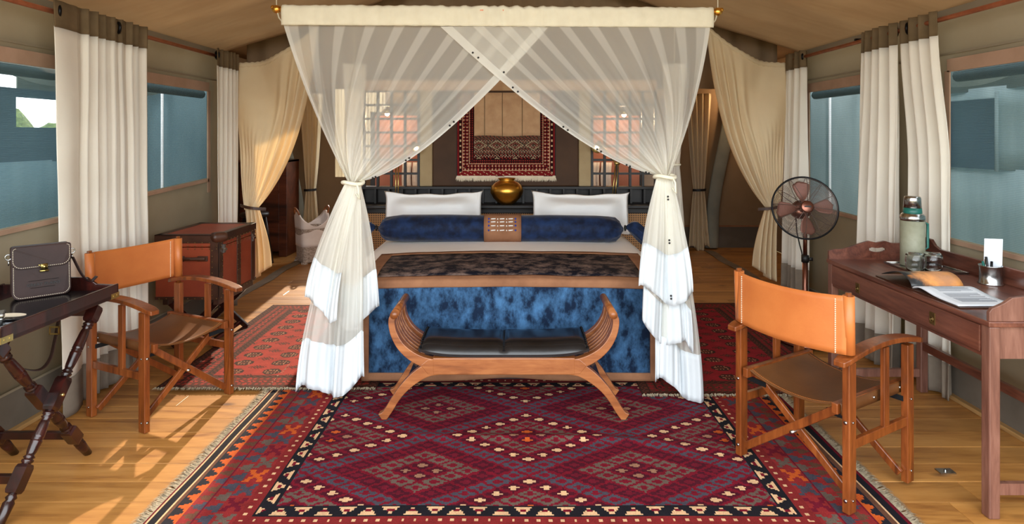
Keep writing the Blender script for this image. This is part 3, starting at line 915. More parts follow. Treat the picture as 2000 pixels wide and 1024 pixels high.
MB().grid(3, 20, sub(front, 0.0, 0.025, 0.0, 1.0, 0.005)).build('border', 'suede', sp, smooth=True, solid=0.01)
MB().grid(3, 20, sub(front, 0.975, 1.0, 0.0, 1.0, 0.005)).build('border', 'suede', sp, smooth=True, solid=0.01)

# bolster
BYc = 4.90; BZ = 0.765; BR = 0.108
bo = thing('bolster', 'long dark blue velvet bolster with knotted ends across the bed', 'bolster', (-0.09, BYc, 0.65))
prof = [(0.012, -1.075), (0.03, -1.06), (0.06, -1.045), (0.085, -1.01), (0.1, -0.96), (BR, -0.88), (BR + .002, -0.5), (BR - .002, -0.1), (BR, 0.3), (BR, 0.68), (0.103, 0.78), (0.088, 0.83), (0.06, 0.865), (0.03, 0.88), (0.012, 0.895)]
n = 40; vs = []; fs = []
for i, (r, x) in enumerate(prof):
    for k in range(n):
        a = 2 * PI * k / n
        e = 1 + (0.10 * math.sin(a * 9) if (x < -0.99 or x > 0.8) else 0.0)
        vs.append((x, BYc + r * e * math.cos(a), BZ - 0.01 + r * e * math.sin(a) + 0.012 * nz(x * 2, 3.3)))
for i in range(len(prof) - 1):
    for k in range(n):
        l = (k + 1) % n; fs.append((i*n+k, i*n+l, i*n+n+l, i*n+n+k))
MB().add(vs, fs).build('cover', 'velvet_dark', bo, smooth=True)
def tuft(x0, sgn):
    m = MB(); n = 28; rings = 9; vs = []; fs = []
    for i in range(rings + 1):
        t = i / rings
        c = Vector((x0 + sgn * (0.03 + 0.16 * t), BYc - 0.02 * t, BZ - 0.01 + 0.012 - 0.10 * t * t))
        r = 0.014 + 0.06 * math.sin(min(1, t * 1.4) * PI * 0.55)
        for k in range(n):
            a = 2 * PI * k / n; e = 1 + 0.2 * math.sin(a * 7) * t
            vs.append(c + Vector((0, r * e * math.cos(a) * 0.8, r * e * math.sin(a))))
    for i in range(rings):
        for k in range(n):
            l = (k + 1) % n; fs.append((i*n+k, i*n+l, i*n+n+l, i*n+n+k))
    fs.append(tuple(rings * n + k for k in range(n)))
    m.add(vs, fs).build('knotted_end', 'velvet_dark', bo, smooth=True)
    m = MB(); ring(m, (x0 + sgn * 0.02, BYc, BZ - 0.005), 0.018, 0.007, (1, 0, 0)); m.build('tie', 'black', bo, smooth=True)
tuft(-1.07, -1); tuft(0.89, 1)
m = MB(); vs = []; fs = []
bx0, bx1 = -0.222, 0.073; RB = BR + 0.006
def band(u, v):
    a = lerp(-0.45 * PI, 1.1 * PI, v)
    a = lerp(1.42 * PI, 0.35 * PI, v)
    return (lerp(bx0, bx1, u), BYc + RB * math.cos(a), BZ - 0.008 + RB * math.sin(a))
lb = MB().grid(8, 24, band).build('leather_band', 'suede', bo, smooth=True, solid=0.004)
def bandpt(px, py):
    X = (px - 1000) / F * (BYc - 0.1); Zt = (py - HZ)
    best = None
    for k in range(200):
        a = PI * (0.6 + 0.7 * k / 199)
        y = BYc + (RB + 0.004) * math.cos(a); z = BZ - 0.008 + (RB + 0.004) * math.sin(a)
        e = abs((CH - z) / y * F - Zt)
        if best is None or e < best[0]: best = (e, y, z)
    return Vector((X, best[1], best[2]))
for rown, yy_ in enumerate((427.5, 433.5, 441, 450)):
    for xx in (954.7, 1006.8):
        MB().ball(bandpt(xx, yy_), 0.0075, 8, 6).build('bead', 'blue_bead', lb, smooth=True)
    for xx in (972, 989.5):
        MB().ball(bandpt(xx, yy_ + 0.5), 0.006, 8, 6).build('bead', 'white_bead', lb, smooth=True)
    for xx in (963.3, 980.6, 997.5):
        a = bandpt(xx - 4.5, yy_ + 0.2); c = bandpt(xx + 4.5, yy_ - 0.2)
        MB().tube([a, c], 0.005, 6).build('bead', 'white_bead', lb, smooth=True)

# pillows
def pillow(x0, x1, yc, z0, z1, lab, tilt):
    cx = (x0 + x1) / 2; hz = (z1 - z0) / 2
    t = thing('pillow', lab, 'pillow', (cx, yc, z0), 'white pillows against the headboard')
    R = Matrix.Rotation(math.radians(90 - 14), 3, 'X') @ Matrix.Rotation(tilt, 3, 'Z')
    def fn(u, v, q):
        q.y += -0.02 * (1 - u * u) * (v > 0) * v + 0.012 * abs(u) ** 6 * v
        q.x += 0.02 * abs(v) ** 6 * u
        q.z += 0.008 * nz(u * 3, v * 3, cx)
        return q
    def fn2(u, v, q):
        k = smooth((0.93 - abs(u)) / 0.45) * smooth((0.84 - abs(v)) / 0.6)
        q.z = math.copysign(0.004 + 0.105 * k ** 0.7, q.z) if abs(q.z) > 1e-9 else 0.0
        q.z += 0.006 * nz(u * 6, v * 4, cx) * k
        q.y += 0.014 * math.sin(u * 9 + cx * 5) * max(0, abs(v) - 0.8) * 5 * 0.4
        return fn(u, v, q)
    MB().cushion((cx, yc, (z0 + z1) / 2), ((x1 - x0) / 2, hz, 0.10), 40, 6.0, 0.2, R, fn2).build('case', 'white_cotton', t, smooth=True)
    m = MB()
    for s_ in (-1, 1):
        pts = [R @ fn2(s_ * 0.92, v, Vector((s_ * 0.92 * (x1 - x0) / 2, v * hz, 0.01))) + Vector((cx, yc, (z0 + z1) / 2)) for v in [lerp(-0.86, 0.86, i / 12) for i in range(13)]]
        m.tube(pts, 0.002, 4)
    m.build('flange_seam', 'sheet', t, smooth=True, kind='stuff')
pillow(-1.10, -0.27, 5.30, 0.66, 1.015, 'white pillow at the left of the bed head', 0.01)
pillow(0.185, 1.01, 5.30, 0.66, 1.01, 'white pillow at the right of the bed head', -0.012)

# ================================================================== HEADBOARD
HY = 5.70
hb = thing('headboard', 'dark timber headboard with caned panels, cubby row and lattice screens', 'headboard', (-0.02, HY, 0))
HX0, HX1 = -1.40, 1.36
MB().bx(HX0, HX1, HY - 0.08, HY + 0.02, 0.0, 0.42).build('lower_board', 'black_wood', hb)
for a, c in ((HX0 + 0.05, -0.50), (-0.47, 0.42), (0.45, HX1 - 0.05)):
    MB().bx(a, c, HY - 0.075, HY - 0.055, 0.42, 0.80).build('cane_panel', 'cane', hb)
for xx in (HX0 + 0.02, -0.485, 0.435, HX1 - 0.02):
    MB().bx(xx - 0.025, xx + 0.025, HY - 0.09, HY - 0.03, 0.40, 0.82).build('stile', 'black_wood', hb, bev=0.004)
MB().bx(HX0, HX1, HY - 0.10, HY + 0.04, 0.79, 0.835).build('rail', 'black_wood', hb, bev=0.005)
MB().bx(HX0 - 0.02, HX1 + 0.02, HY - 0.20, HY + 0.06, 0.845, 0.875).build('ledge', 'black_wood', hb, bev=0.006)
MB().bx(HX0, HX1, HY + 0.055, HY + 0.07, 0.875, 1.02).build('cubby_back', 'black_wood', hb)
MB().bx(HX0, HX1, HY - 0.03, HY + 0.075, 1.005, 1.03).build('cubby_top', 'black_wood', hb, bev=0.003)
k = 0
x = HX0
while x <= HX1 + 1e-6:
    MB().bx(x - 0.009, x + 0.009, HY - 0.028, HY + 0.058, 0.875, 1.006).build('cubby_divider', 'black_wood', hb)
    x += (HX1 - HX0) / 22
def lattice(x0, x1, nc):
    st = (x1 - x0) / nc
    for i in range(nc + 1):
        xx = x0 + i * st
        MB().bx(xx - 0.011, xx + 0.011, HY, HY + 0.035, 1.02, 1.93).build('lattice_bar', 'black_wood', hb)
    for j in range(1, 8):
        z = 1.02 + j * 0.1285
        MB().bx(x0, x1, HY + 0.004, HY + 0.031, z - 0.01, z + 0.01).build('lattice_bar', 'black_wood', hb)
lattice(-1.385, -0.875, 4); lattice(0.75, 1.345, 5)
MB().bx(-0.865, -0.745, HY + 0.0, HY + 0.06, 1.03, 1.93).build('canvas_post', 'post_canvas', hb, bev=0.01)
MB().bx(0.625, 0.74, HY + 0.0, HY + 0.06, 1.03, 1.93).build('canvas_post', 'post_canvas', hb, bev=0.01)
MB().bx(-0.745, 0.625, HY - 0.005, HY + 0.05, 1.03, 1.93).build('leather_panel', 'wall_leather', hb, bev=0.012)
MB().bx(-1.40, 1.36, HY - 0.012, HY + 0.07, 1.92, 2.03).build('canvas_pelmet', 'cloth_tan', hb, bev=0.02)

# hanging rug, cloth with beaded fringe
def hang_cols(X, Z):
    red = L3((122, 28, 30)); dk = L3((44, 18, 18)); cr = L3((206, 176, 140)); bl = L3((48, 40, 48)); r2 = L3((150, 46, 40))
    C = np.empty(X.shape + (3,), np.float32); C[:] = dk
    x0, x1, z0 = -0.515, 0.405, 1.125
    d = np.minimum(np.minimum(X - x0, x1 - X), (Z - z0))
    side = np.minimum(X - x0, x1 - X) < (Z - z0)
    s = np.where(side, Z, X)
    # outer band
    a = d < 0.055
    C[a] = red
    C[a & ~side & (np.mod(X * 60 + Z * 110, 4) < 0.7) & (np.mod(X, 0.03) < 0.016)] = cr
    C[a & side & (np.abs(d - 0.034) < 0.011)] = dk
    C[a & side & (np.abs(d - 0.034) < 0.007) & (np.mod(s, 0.05) < 0.017)] = cr
    C[d < 0.006] = bl
    b_ = (d >= 0.055) & (d < 0.118)
    C[b_] = red
    ck = np.mod(np.floor((d - 0.055) / 0.0158) + np.floor(s / 0.0158), 2) == 0
    C[b_ & ck] = dk
    C[b_ & (np.mod(s, 0.0316) < 0.010) & (np.mod(d - 0.055, 0.0316) < 0.018)] = cr
    C[(np.abs(d - 0.055) < 0.004) | (np.abs(d - 0.118) < 0.004)] = cr
    c_ = (d >= 0.122) & (d < 0.16)
    C[c_] = dk
    C[c_ & (np.mod(s, 0.02) < 0.010) & (np.mod(d, 0.02) < 0.012)] = r2
    f = d >= 0.16
    C[f] = dk
    u = np.mod(X + 0.055, 0.17) - 0.085; v = np.mod(Z - 1.335, 0.16) - 0.08
    di = np.abs(u) / 0.075 + np.abs(v) / 0.045
    C[f & (np.abs(di - 0.95) < 0.12)] = cr * 0.75
    C[f & (di < 0.7)] = red
    C[f & (di < 0.35)] = dk
    C[f & (di > 1.25) & (np.mod(np.floor(X / 0.012) + np.floor(Z / 0.009), 3) == 0)] = r2
    return C
hr = rug('hanging_rug', 'maroon patterned rug hanging on the leather panel above the bed', -0.515, 0.405, 1.125, 1.90, HY - 0.014, 0.0052, hang_cols, lambda X, Y: 0.003 * np.sin(X * 14), 'rug', True)
fringe(hr, (-0.515, HY - 0.016, 1.128), (0.405, HY - 0.016, 1.128), (0, 0, -1), 700, 0.05, 'cream', True)
MB().bx(-0.515, 0.405, HY - 0.019, HY - 0.013, 1.112, 1.13).build('end_band', 'cream', hr)
hc = thing('hanging_cloth', 'plain tan cloth with beaded fringe hung over the maroon rug', 'cloth', (-0.045, HY - 0.03, 1.27))
cx0, cx1 = -0.352, 0.262
MB().grid(40, 10, lambda u, v: (lerp(cx0, cx1, u), HY - 0.030 + 0.004 * math.sin(u * 21) * (1 - v), lerp(1.502 + 0.004 * math.sin(u * 9), 1.905, v))).build('cloth_panel', 'cloth_tan', hc, smooth=True, solid=0.004)
for xx in (-0.255, -0.09, 0.095):
    MB().bx(xx - 0.0025, xx + 0.0025, HY - 0.037, HY - 0.033, 1.50, 1.905).build('dark_stripe', 'taupe', hc)
m = MB(); m2 = MB(); rg = random.Random(5)
for i in range(48):
    xx = lerp(cx0 + 0.003, cx1 - 0.003, i / 47); ln = 0.20 * (1.0 if i % 3 else 0.86)
    m.tube([(xx, HY - 0.032, 1.505), (xx + rg.uniform(-.003, .003), HY - 0.036, 1.505 - ln)], 0.0017, 5)
    for k in range(4):
        z = 1.505 - 0.2 * (0.3 + 0.23 * k) + (0.012 if i % 2 else 0)
        m2.ball((xx, HY - 0.037, z), 0.0042, 6, 4)
o = m.build('fringe_strands', 'fringe', hc); o['kind'] = 'stuff'
o = m2.build('fringe_beads', 'cream', hc); o['kind'] = 'stuff'

# brass pot
pot = [(0.0, 0.0), (0.05, 0.0), (0.085, 0.02), (0.125, 0.06), (0.148, 0.105), (0.15, 0.135), (0.138, 0.17), (0.105, 0.2), (0.075, 0.212), (0.068, 0.222), (0.078, 0.232), (0.08, 0.238), (0.072, 0.24), (0.064, 0.236), (0.06, 0.21), (0.11, 0.17), (0.12, 0.1), (0.0, 0.02)]
tag(MB().lathe(pot, (-0.048, HY - 0.12, 0.876), 40).build('brass_pot', 'brass', smooth=True), 'round polished brass pot on the headboard ledge', 'pot')

# reading lamps
MATL, ntl, bb = nt_of('bulb'); setp(bb, Roughness=0.5)
bb.inputs['Emission Color'].default_value = (1.0, 0.72, 0.42, 1); bb.inputs['Emission Strength'].default_value = 14
def lamp(p, lab):
    t = thing('reading_lamp', lab, 'lamp', p[0], 'brass reading lamps on the headboard')
    MB().lathe([(0.03, 0), (0.03, 0.012), (0.012, 0.02)], p[0], 16).build('base', 'pale_brass', t, smooth=True)
    d = Vector((0.012, 0, 0))
    for i in range(len(p) - 1):
        m = MB()
        a, b_ = Vector(p[i]), Vector(p[i + 1])
        m.tube([a - d, b_ - d], 0.005, 8); m.tube([a + d, b_ + d], 0.005, 8)
        m.build('arm', 'pale_brass', t, smooth=True)
    for q in p[1:]:
        m = MB(); m.tube([Vector(q) - Vector((0.024, 0, 0)), Vector(q) + Vector((0.024, 0, 0))], 0.013, 10); m.build('joint', 'pale_brass', t, smooth=True)
    e = Vector(p[-1]); aim = Vector((math.copysign(0.45, -e.x), -0.55, -0.6)).normalized()
    R = aim.to_track_quat('Z', 'Y').to_matrix()
    MB().lathe([(0.012, -0.03), (0.022, -0.02), (0.03, 0.03), (0.05, 0.075), (0.047, 0.075), (0.028, 0.03), (0.0, 0.02)], e, 20, R).build('shade', 'pale_brass', t, smooth=True)
    MB().ball(e + aim * 0.05, 0.02, 10, 8).build('bulb', 'bulb', t, smooth=True)
lamp([(-1.055, HY - 0.12, 0.876), (-1.055, HY - 0.10, 1.25), (-0.90, HY - 0.10, 1.42)], 'brass reading lamp behind the left pillow')
lamp([(0.925, HY - 0.12, 0.876), (0.965, HY - 0.10, 1.25), (0.80, HY - 0.10, 1.43)], 'brass reading lamp behind the right pillow')

# ================================================================== REAR PART
def board(x0, x1, y, z0, z1, name, mat, lab, cat):
    t = thing(name, lab, cat, ((x0 + x1) / 2, y, 0))
    MB().bx(x0, x1, y, y + 0.03, z0, z1).build('panel', mat, t)
    for a, c in ((x0, x0 + 0.05), (x1 - 0.05, x1)):
        MB().bx(a, c, y - 0.01, y + 0.04, 0, z1 + 0.03).build('post', 'black_wood', t)
    MB().bx(x0, x1, y - 0.01, y + 0.04, z1, z1 + 0.04).build('top_rail', 'black_wood', t)
    return t
board(-1.52, -0.92, 6.55, 0.3, 1.72, 'room_divider', 'red_board', 'red timber divider behind the left lattice screen', 'divider')
board(0.78, 1.42, 6.55, 0.3, 1.72, 'room_divider', 'red_board', 'red timber divider behind the right lattice screen', 'divider')
def towel(x0, x1, y, z0, z1, lab):
    m = MB()
    m.grid(16, 10, lambda u, v: (lerp(x0, x1, u) + 0.006 * math.sin(v * 7), y + 0.010 * math.sin(u * 13) * (1 - v * 0.6), lerp(z0, z1, v)))
    tag(m.build('hand_towel', 'towel', smooth=True, solid=0.012), lab, 'towel', 'white towels behind the lattice')
towel(-1.17, -1.075, 6.50, 0.72, 1.22, 'narrow white towel hanging behind left lattice, further from the leather panel')
towel(-1.06, -0.955, 6.50, 0.72, 1.22, 'white towel hanging behind left lattice, nearer the leather panel')
towel(0.84, 0.93, 6.50, 0.72, 1.22, 'white towel hanging behind right lattice, nearer the leather panel')
towel(0.95, 1.06, 6.50, 0.72, 1.22, 'white towel hanging behind right lattice, further from the leather panel')

# ceiling lamps of the rear part
def rear_lamp(x, y, z, lab, power):
    t = thing('pendant_lamp', lab, 'lamp', (x, y, z), 'small lamps in the rear part')
    MB().tube([(x, y, z + 0.05), (x, y, zr(x) - 0.02)], 0.004, 6).build('cord', 'black', t)
    MB().lathe([(0.012, 0.06), (0.03, 0.05), (0.06, 0.0), (0.057, 0.0), (0.027, 0.045)], (x, y, z), 16).build('shade', 'pale_brass', t, smooth=True)
    MB().ball((x, y, z), 0.025, 10, 8).build('bulb', 'bulb', t, smooth=True)
    l = bpy.data.lights.new('lamp_light', 'POINT'); l.energy = power; l.color = (1.0, 0.66, 0.38); l.shadow_soft_size = 0.04
    o = bpy.data.objects.new('lamp_light', l); o.location = (x, y, z - 0.05); COL.objects.link(o); adopt(o, t)
rear_lamp(-1.27, 6.2, 1.73, 'small pendant lamp behind the left lattice screen', 10)
rear_lamp(1.14, 6.2, 1.72, 'small pendant lamp behind the right lattice screen', 10)
rear_lamp(2.95, 7.9, 2.1, 'small pendant lamp in the right rear corner', 10)
rear_lamp(-2.3, 6.6, 2.3, 'small pendant lamp in the left rear corner', 5)

# cabinet, stool, basket
cb = thing('cabinet', 'tall reddish timber cabinet in the left rear corner', 'cabinet', (-3.0, 7.75, 0))
MB().bx(-3.40, -2.84, 7.6, 8.0, 0.06, 1.17).build('body', 'red_cabinet', cb)
for z in (0.08, 0.45, 0.82):
    MB().bx(-3.38, -2.90, 7.582, 7.6, z, z + 0.34).build('board', 'red_cabinet', cb, bev=0.004)
MB().bx(-2.90, -2.80, 7.575, 8.01, 0.0, 1.2).build('stile', 'red_cabinet', cb, bev=0.004)
MB().bx(-3.42, -2.80, 7.57, 8.02, 1.17, 1.2).build('top', 'red_cabinet', cb, bev=0.004)
st = thing('stool', 'dark round wooden stool in front of the cabinet', 'stool', (-2.98, 7.05, 0))
MB().lathe([(0, 0.57), (0.15, 0.57), (0.16, 0.585), (0.16, 0.60), (0.15, 0.615), (0, 0.61)], (-2.98, 7.05, 0), 24).build('seat', 'dark_stool', st, smooth=True)
for sx in (-1, 1):
    for sy in (-1, 1):
        MB().tube([(-2.98 + sx * 0.08, 7.05 + sy * 0.08, 0.58), (-2.98 + sx * 0.15, 7.05 + sy * 0.15, 0.0)], [0.022, 0.016], 8).build('leg', 'dark_stool', st, smooth=True)
bk = thing('laundry_basket', 'pale woven laundry basket with white liner beside the rear drape', 'basket', (-2.40, 7.3, 0))
def bshape(a, r): # rounded square
    c, s_ = math.cos(a), math.sin(a); k = (abs(c) ** 5 + abs(s_) ** 5) ** (-1 / 5); return c * r * k, s_ * r * k
rot = math.radians(38)
def bas(u, v, r0, r1, z0, z1):
    a = 2 * PI * u; r = lerp(r0, r1, v); x, y = bshape(a, r)
    return (-2.40 + x * math.cos(rot) - y * math.sin(rot), 7.3 + x * math.sin(rot) + y * math.cos(rot), lerp(z0, z1, v))
MB().grid(64, 26, lambda u, v: (lambda p, w: (p[0] + w * math.cos(2*PI*u), p[1] + w * math.sin(2*PI*u), p[2]))(bas(u, v, 0.145, 0.162, 0.05, 0.42), 0.003 * math.sin(v * 26 * PI) * math.cos(u * 64 * PI))).build('woven_body', 'cane_white', bk, solid=0.01)
m = MB()
def rim(u): return 0.49 + 0.085 * math.cos(2 * (2 * PI * u - 0.0)) ** 1
m.grid(64, 8, lambda u, v: bas(u, v, 0.165, 0.172, 0.41, rim(u) + 0.03))
m.grid(64, 8, lambda u, v: bas(u, v, 0.158, 0.164, 0.20, rim(u) + 0.03))
m.build('liner', 'liner', bk, smooth=True, solid=0.006)
for sx in (0, PI):
    c = Vector((-2.40 + 0.17 * math.cos(rot + sx), 7.3 + 0.17 * math.sin(rot + sx), 0.575)); tn = Vector((-math.sin(rot + sx), math.cos(rot + sx), 0)); o_ = Vector((math.cos(rot + sx), math.sin(rot + sx), 0))
    MB().tube([c + tn * 0.07 * math.cos(PI * i / 12) + (o_ * 0.03 + Vector((0, 0, 0.075))) * math.sin(PI * i / 12) for i in range(13)], 0.011, 8).build('handle', 'teak', bk, smooth=True)
m = MB()
for k in range(4):
    a = rot + k * PI / 2
    c = Vector((math.cos(a), math.sin(a), 0)); tn = Vector((-math.sin(a), math.cos(a), 0))
    p = Vector((-2.40, 7.3, 0)) + c * 0.14
    m.bar(p - tn * 0.14 + Vector((0, 0, 0.035)), p + tn * 0.14 + Vector((0, 0, 0.035)), 0.016, 0.03)
    for s_ in (-1, 1):
        m.box(p + tn * 0.12 * s_ + Vector((0, 0, 0.012)), (0.04, 0.04, 0.024))
m.build('base', 'cane_white', bk)
# ================================================================== BENCH
be_ = thing('bench', 'curved teak bench with black leather seat at the foot of the bed', 'bench', (-0.05, 3.37, 0))
YA, YB2 = 3.225, 3.53
def c8(cx, cy):
    px = 680 + cx / 2.56; py = 450 + cy / 2.56
    return Vector(((px - 1000) / F * YA, CH - (py - HZ) / F * YA))
ctr = (c8(450, 0).x + c8(1107, 0).x) / 2
arm = [c8(*p) for p in ((236, 418), (222, 440), (222, 475), (234, 520), (266, 575), (318, 622), (385, 655), (455, 668))]
leg = [c8(*p) for p in ((455, 690), (400, 702), (335, 742), (278, 796), (236, 852), (208, 898), (186, 928), (168, 942))]
arm = catmull([(p.x, p.y, 0) for p in arm], 5); leg = catmull([(p.x, p.y, 0) for p in leg], 5)
arm = [Vector((p.x, p.y)) for p in arm]; leg = [Vector((p.x, p.y)) for p in leg]
na, nl = len(arm), len(leg)
aw = [lerp(0.034, 0.056, smooth(i / na * 1.4 - 0.4)) for i in range(na)]
lw = [lerp(0.074, 0.040, smooth(i / nl * 1.8)) + 0.016 * max(0, i / nl - 0.75) * 4 * max(0, 1 - abs(i / nl - 0.93) * 5) for i in range(nl)]
def mir(pts): return [Vector((2 * ctr - p.x, p.y)) for p in pts]
for y0, y1 in ((YA - 0.022, YA + 0.022), (YB2 - 0.022, YB2 + 0.022)):
    for fl_ in (0, 1):
        A = arm if not fl_ else mir(arm); Lg = leg if not fl_ else mir(leg)
        MB().ribbon(A, aw, f3, y0, y1).build('arm', 'teak', be_, bev=0.006)
        MB().ribbon([Vector((p.x, p.y + 0.010)) for p in Lg], lw, f3, y0 + 0.001, y1 - 0.001).build('leg', 'teak', be_, bev=0.006)
    for fl_ in (0, 1):
        kb = [c8(*p) for p in ((366, 668), (400, 640), (450, 634), (450, 714), (400, 712))]
        kb = kb if not fl_ else mir(kb)[::-1]
        MB().prism([(p.x, p.y) for p in kb], f3, y0 - 0.001, y1 + 0.001).build('knee_block', 'teak', be_, bev=0.003)
    MB().bx(c8(425, 0).x, 2 * ctr - c8(425, 0).x, y0 - 0.002, y1 + 0.002, c8(0, 715).y, c8(0, 632).y).build('rail', 'teak', be_, bev=0.005)
for fl_ in (0, 1):
    A = arm if not fl_ else mir(arm)
    q = A[1]
    MB().tube([(q.x, YA - 0.03, q.y + 0.004), (q.x, YB2 + 0.03, q.y + 0.004)], 0.021, 16).build('scroll_bar', 'teak', be_, smooth=True)
    sl = [Vector((p.x, p.y)) for p in A[2:28]]
    for k in range(6):
        yy_ = lerp(YA + 0.045, YB2 - 0.045, k / 5)
        MB().ribbon(sl, 0.014, f3, yy_ - 0.011, yy_ + 0.011).build('slat', 'teak', be_, bev=0.003)
    q = (c8(380, 690) if not fl_ else mir([c8(380, 690)])[0])
    MB().bx(q.x - 0.02, q.x + 0.02, YA, YB2, q.y - 0.02, q.y + 0.02).build('stretcher', 'mahogany', be_)
    q2 = (c8(300, 775) if not fl_ else mir([c8(300, 775)])[0])
    MB().bx(q2.x - 0.014, q2.x + 0.014, YA, YB2, q2.y - 0.018, q2.y + 0.018).build('stretcher', 'mahogany', be_)
sx0, sx1 = c8(352, 0).x, 2 * ctr - c8(352, 0).x
def seatz(u): # rises at both ends
    return 0.346 + 0.034 * abs(2 * u - 1) ** 5
def stop(u, v):
    x = lerp(sx0, sx1, u); y = lerp(YA - 0.012, YB2 + 0.012, v)
    puff = 0.058 * (max(0, 1 - abs(2 * v - 1) ** 3.5)) ** 0.6 * (1 - 0.25 * math.exp(-((u - 0.5) / 0.012) ** 2)) * max(0, 1 - abs(2 * u - 1) ** 10) ** 0.5
    return (x, y, seatz(u) + puff)
sc_ = MB()
sc_.grid(60, 20, stop)
sc_.grid(60, 1, lambda u, v: (lerp(sx1, sx0, u), lerp(YA - 0.012, YB2 + 0.012, v), seatz(1 - u) - 0.012))
for vv in (0, 1):
    sc_.grid(60, 1, lambda u, v: ((lambda p: (p[0], p[1], p[2] - 0.014 * v))(stop(u, vv))))
so = sc_.build('seat', 'black_leather', be_, smooth=True)
m = MB()
for k in range(24):
    v = lerp(0.03, 0.97, k / 23); p = stop(0.5, v); m.box((p[0], p[1], p[2] + 0.004), (0.012, 0.005, 0.004))
m.build('seam', 'dark_metal', so, kind='stuff')
m = MB()
for e in (0.012, 0.988):
    for k in range(14):
        p = stop(e, lerp(0.03, 0.97, k / 13)); m.ball((p[0], p[1], p[2] + 0.004), 0.006, 6, 4)
o = m.build('studs', 'dark_metal', so, smooth=True, kind='stuff')

# ================================================================== CANOPY NET
NY = 3.50
cr = thing('canopy_rod', 'copper rod with brass finials carrying the bed net', 'rod', (-0.09, NY, 2.2))
RA = at(540, 18, NY); RB_ = at(1402, 23, NY)
MB().tube([RA, RB_], 0.013, 12).build('rod', 'copper', cr, smooth=True)
for p, sx in ((RA, -1), (RB_, 1)):
    m = MB(); m.ball(p, 0.024, 12, 8, (1.1, 1, 1)); m.tube([p + Vector((-sx * 0.02, 0, 0)), p + Vector((-sx * 0.05, 0, 0))], 0.017, 12); m.ball(p + Vector((sx * 0.02, 0, 0.01)), 0.014, 8, 6)
    m.build('finial', 'brass', cr, smooth=True)
    MB().tube([p + Vector((0, 0, 0.01)), (p.x, p.y, zc(p.x) - 0.03)], 0.003, 6).build('hanging_cord', 'rope', cr)
    MB().tube([p, p + Vector((-sx * 0.015, 0, -0.05)), p + Vector((-sx * 0.045, 0, -0.09))], 0.004, 6).build('net_cord', 'rope', cr)
# sleeve over the rod
def sleeve_pt(u, a):
    x = lerp(RA.x + 0.035, RB_.x - 0.03, u); zc_ = lerp(RA.z, RB_.z, u)
    w = (0.0035 * math.sin(u * 210 + 5 * nz(u * 20, 1)) + 0.006 * nz(u * 40, a * 2)) * (0.6 + 0.8 * math.exp(-((u - 0.52) / 0.14) ** 2))
    if a < 0.3:
        t = a / 0.3 * PI; return (x, NY + math.cos(t) * 0.02, zc_ + 0.006 + math.sin(t) * 0.018 + w)
    t = (a - 0.3) / 0.7
    return (x, NY - 0.02 - 0.004 * math.sin(t * PI) + w * 1.5, zc_ + 0.006 - 0.10 * t)
MB().grid(150, 12, sleeve_pt).build('net_sleeve', 'net_sleeve', cr, smooth=True, solid=0.003)

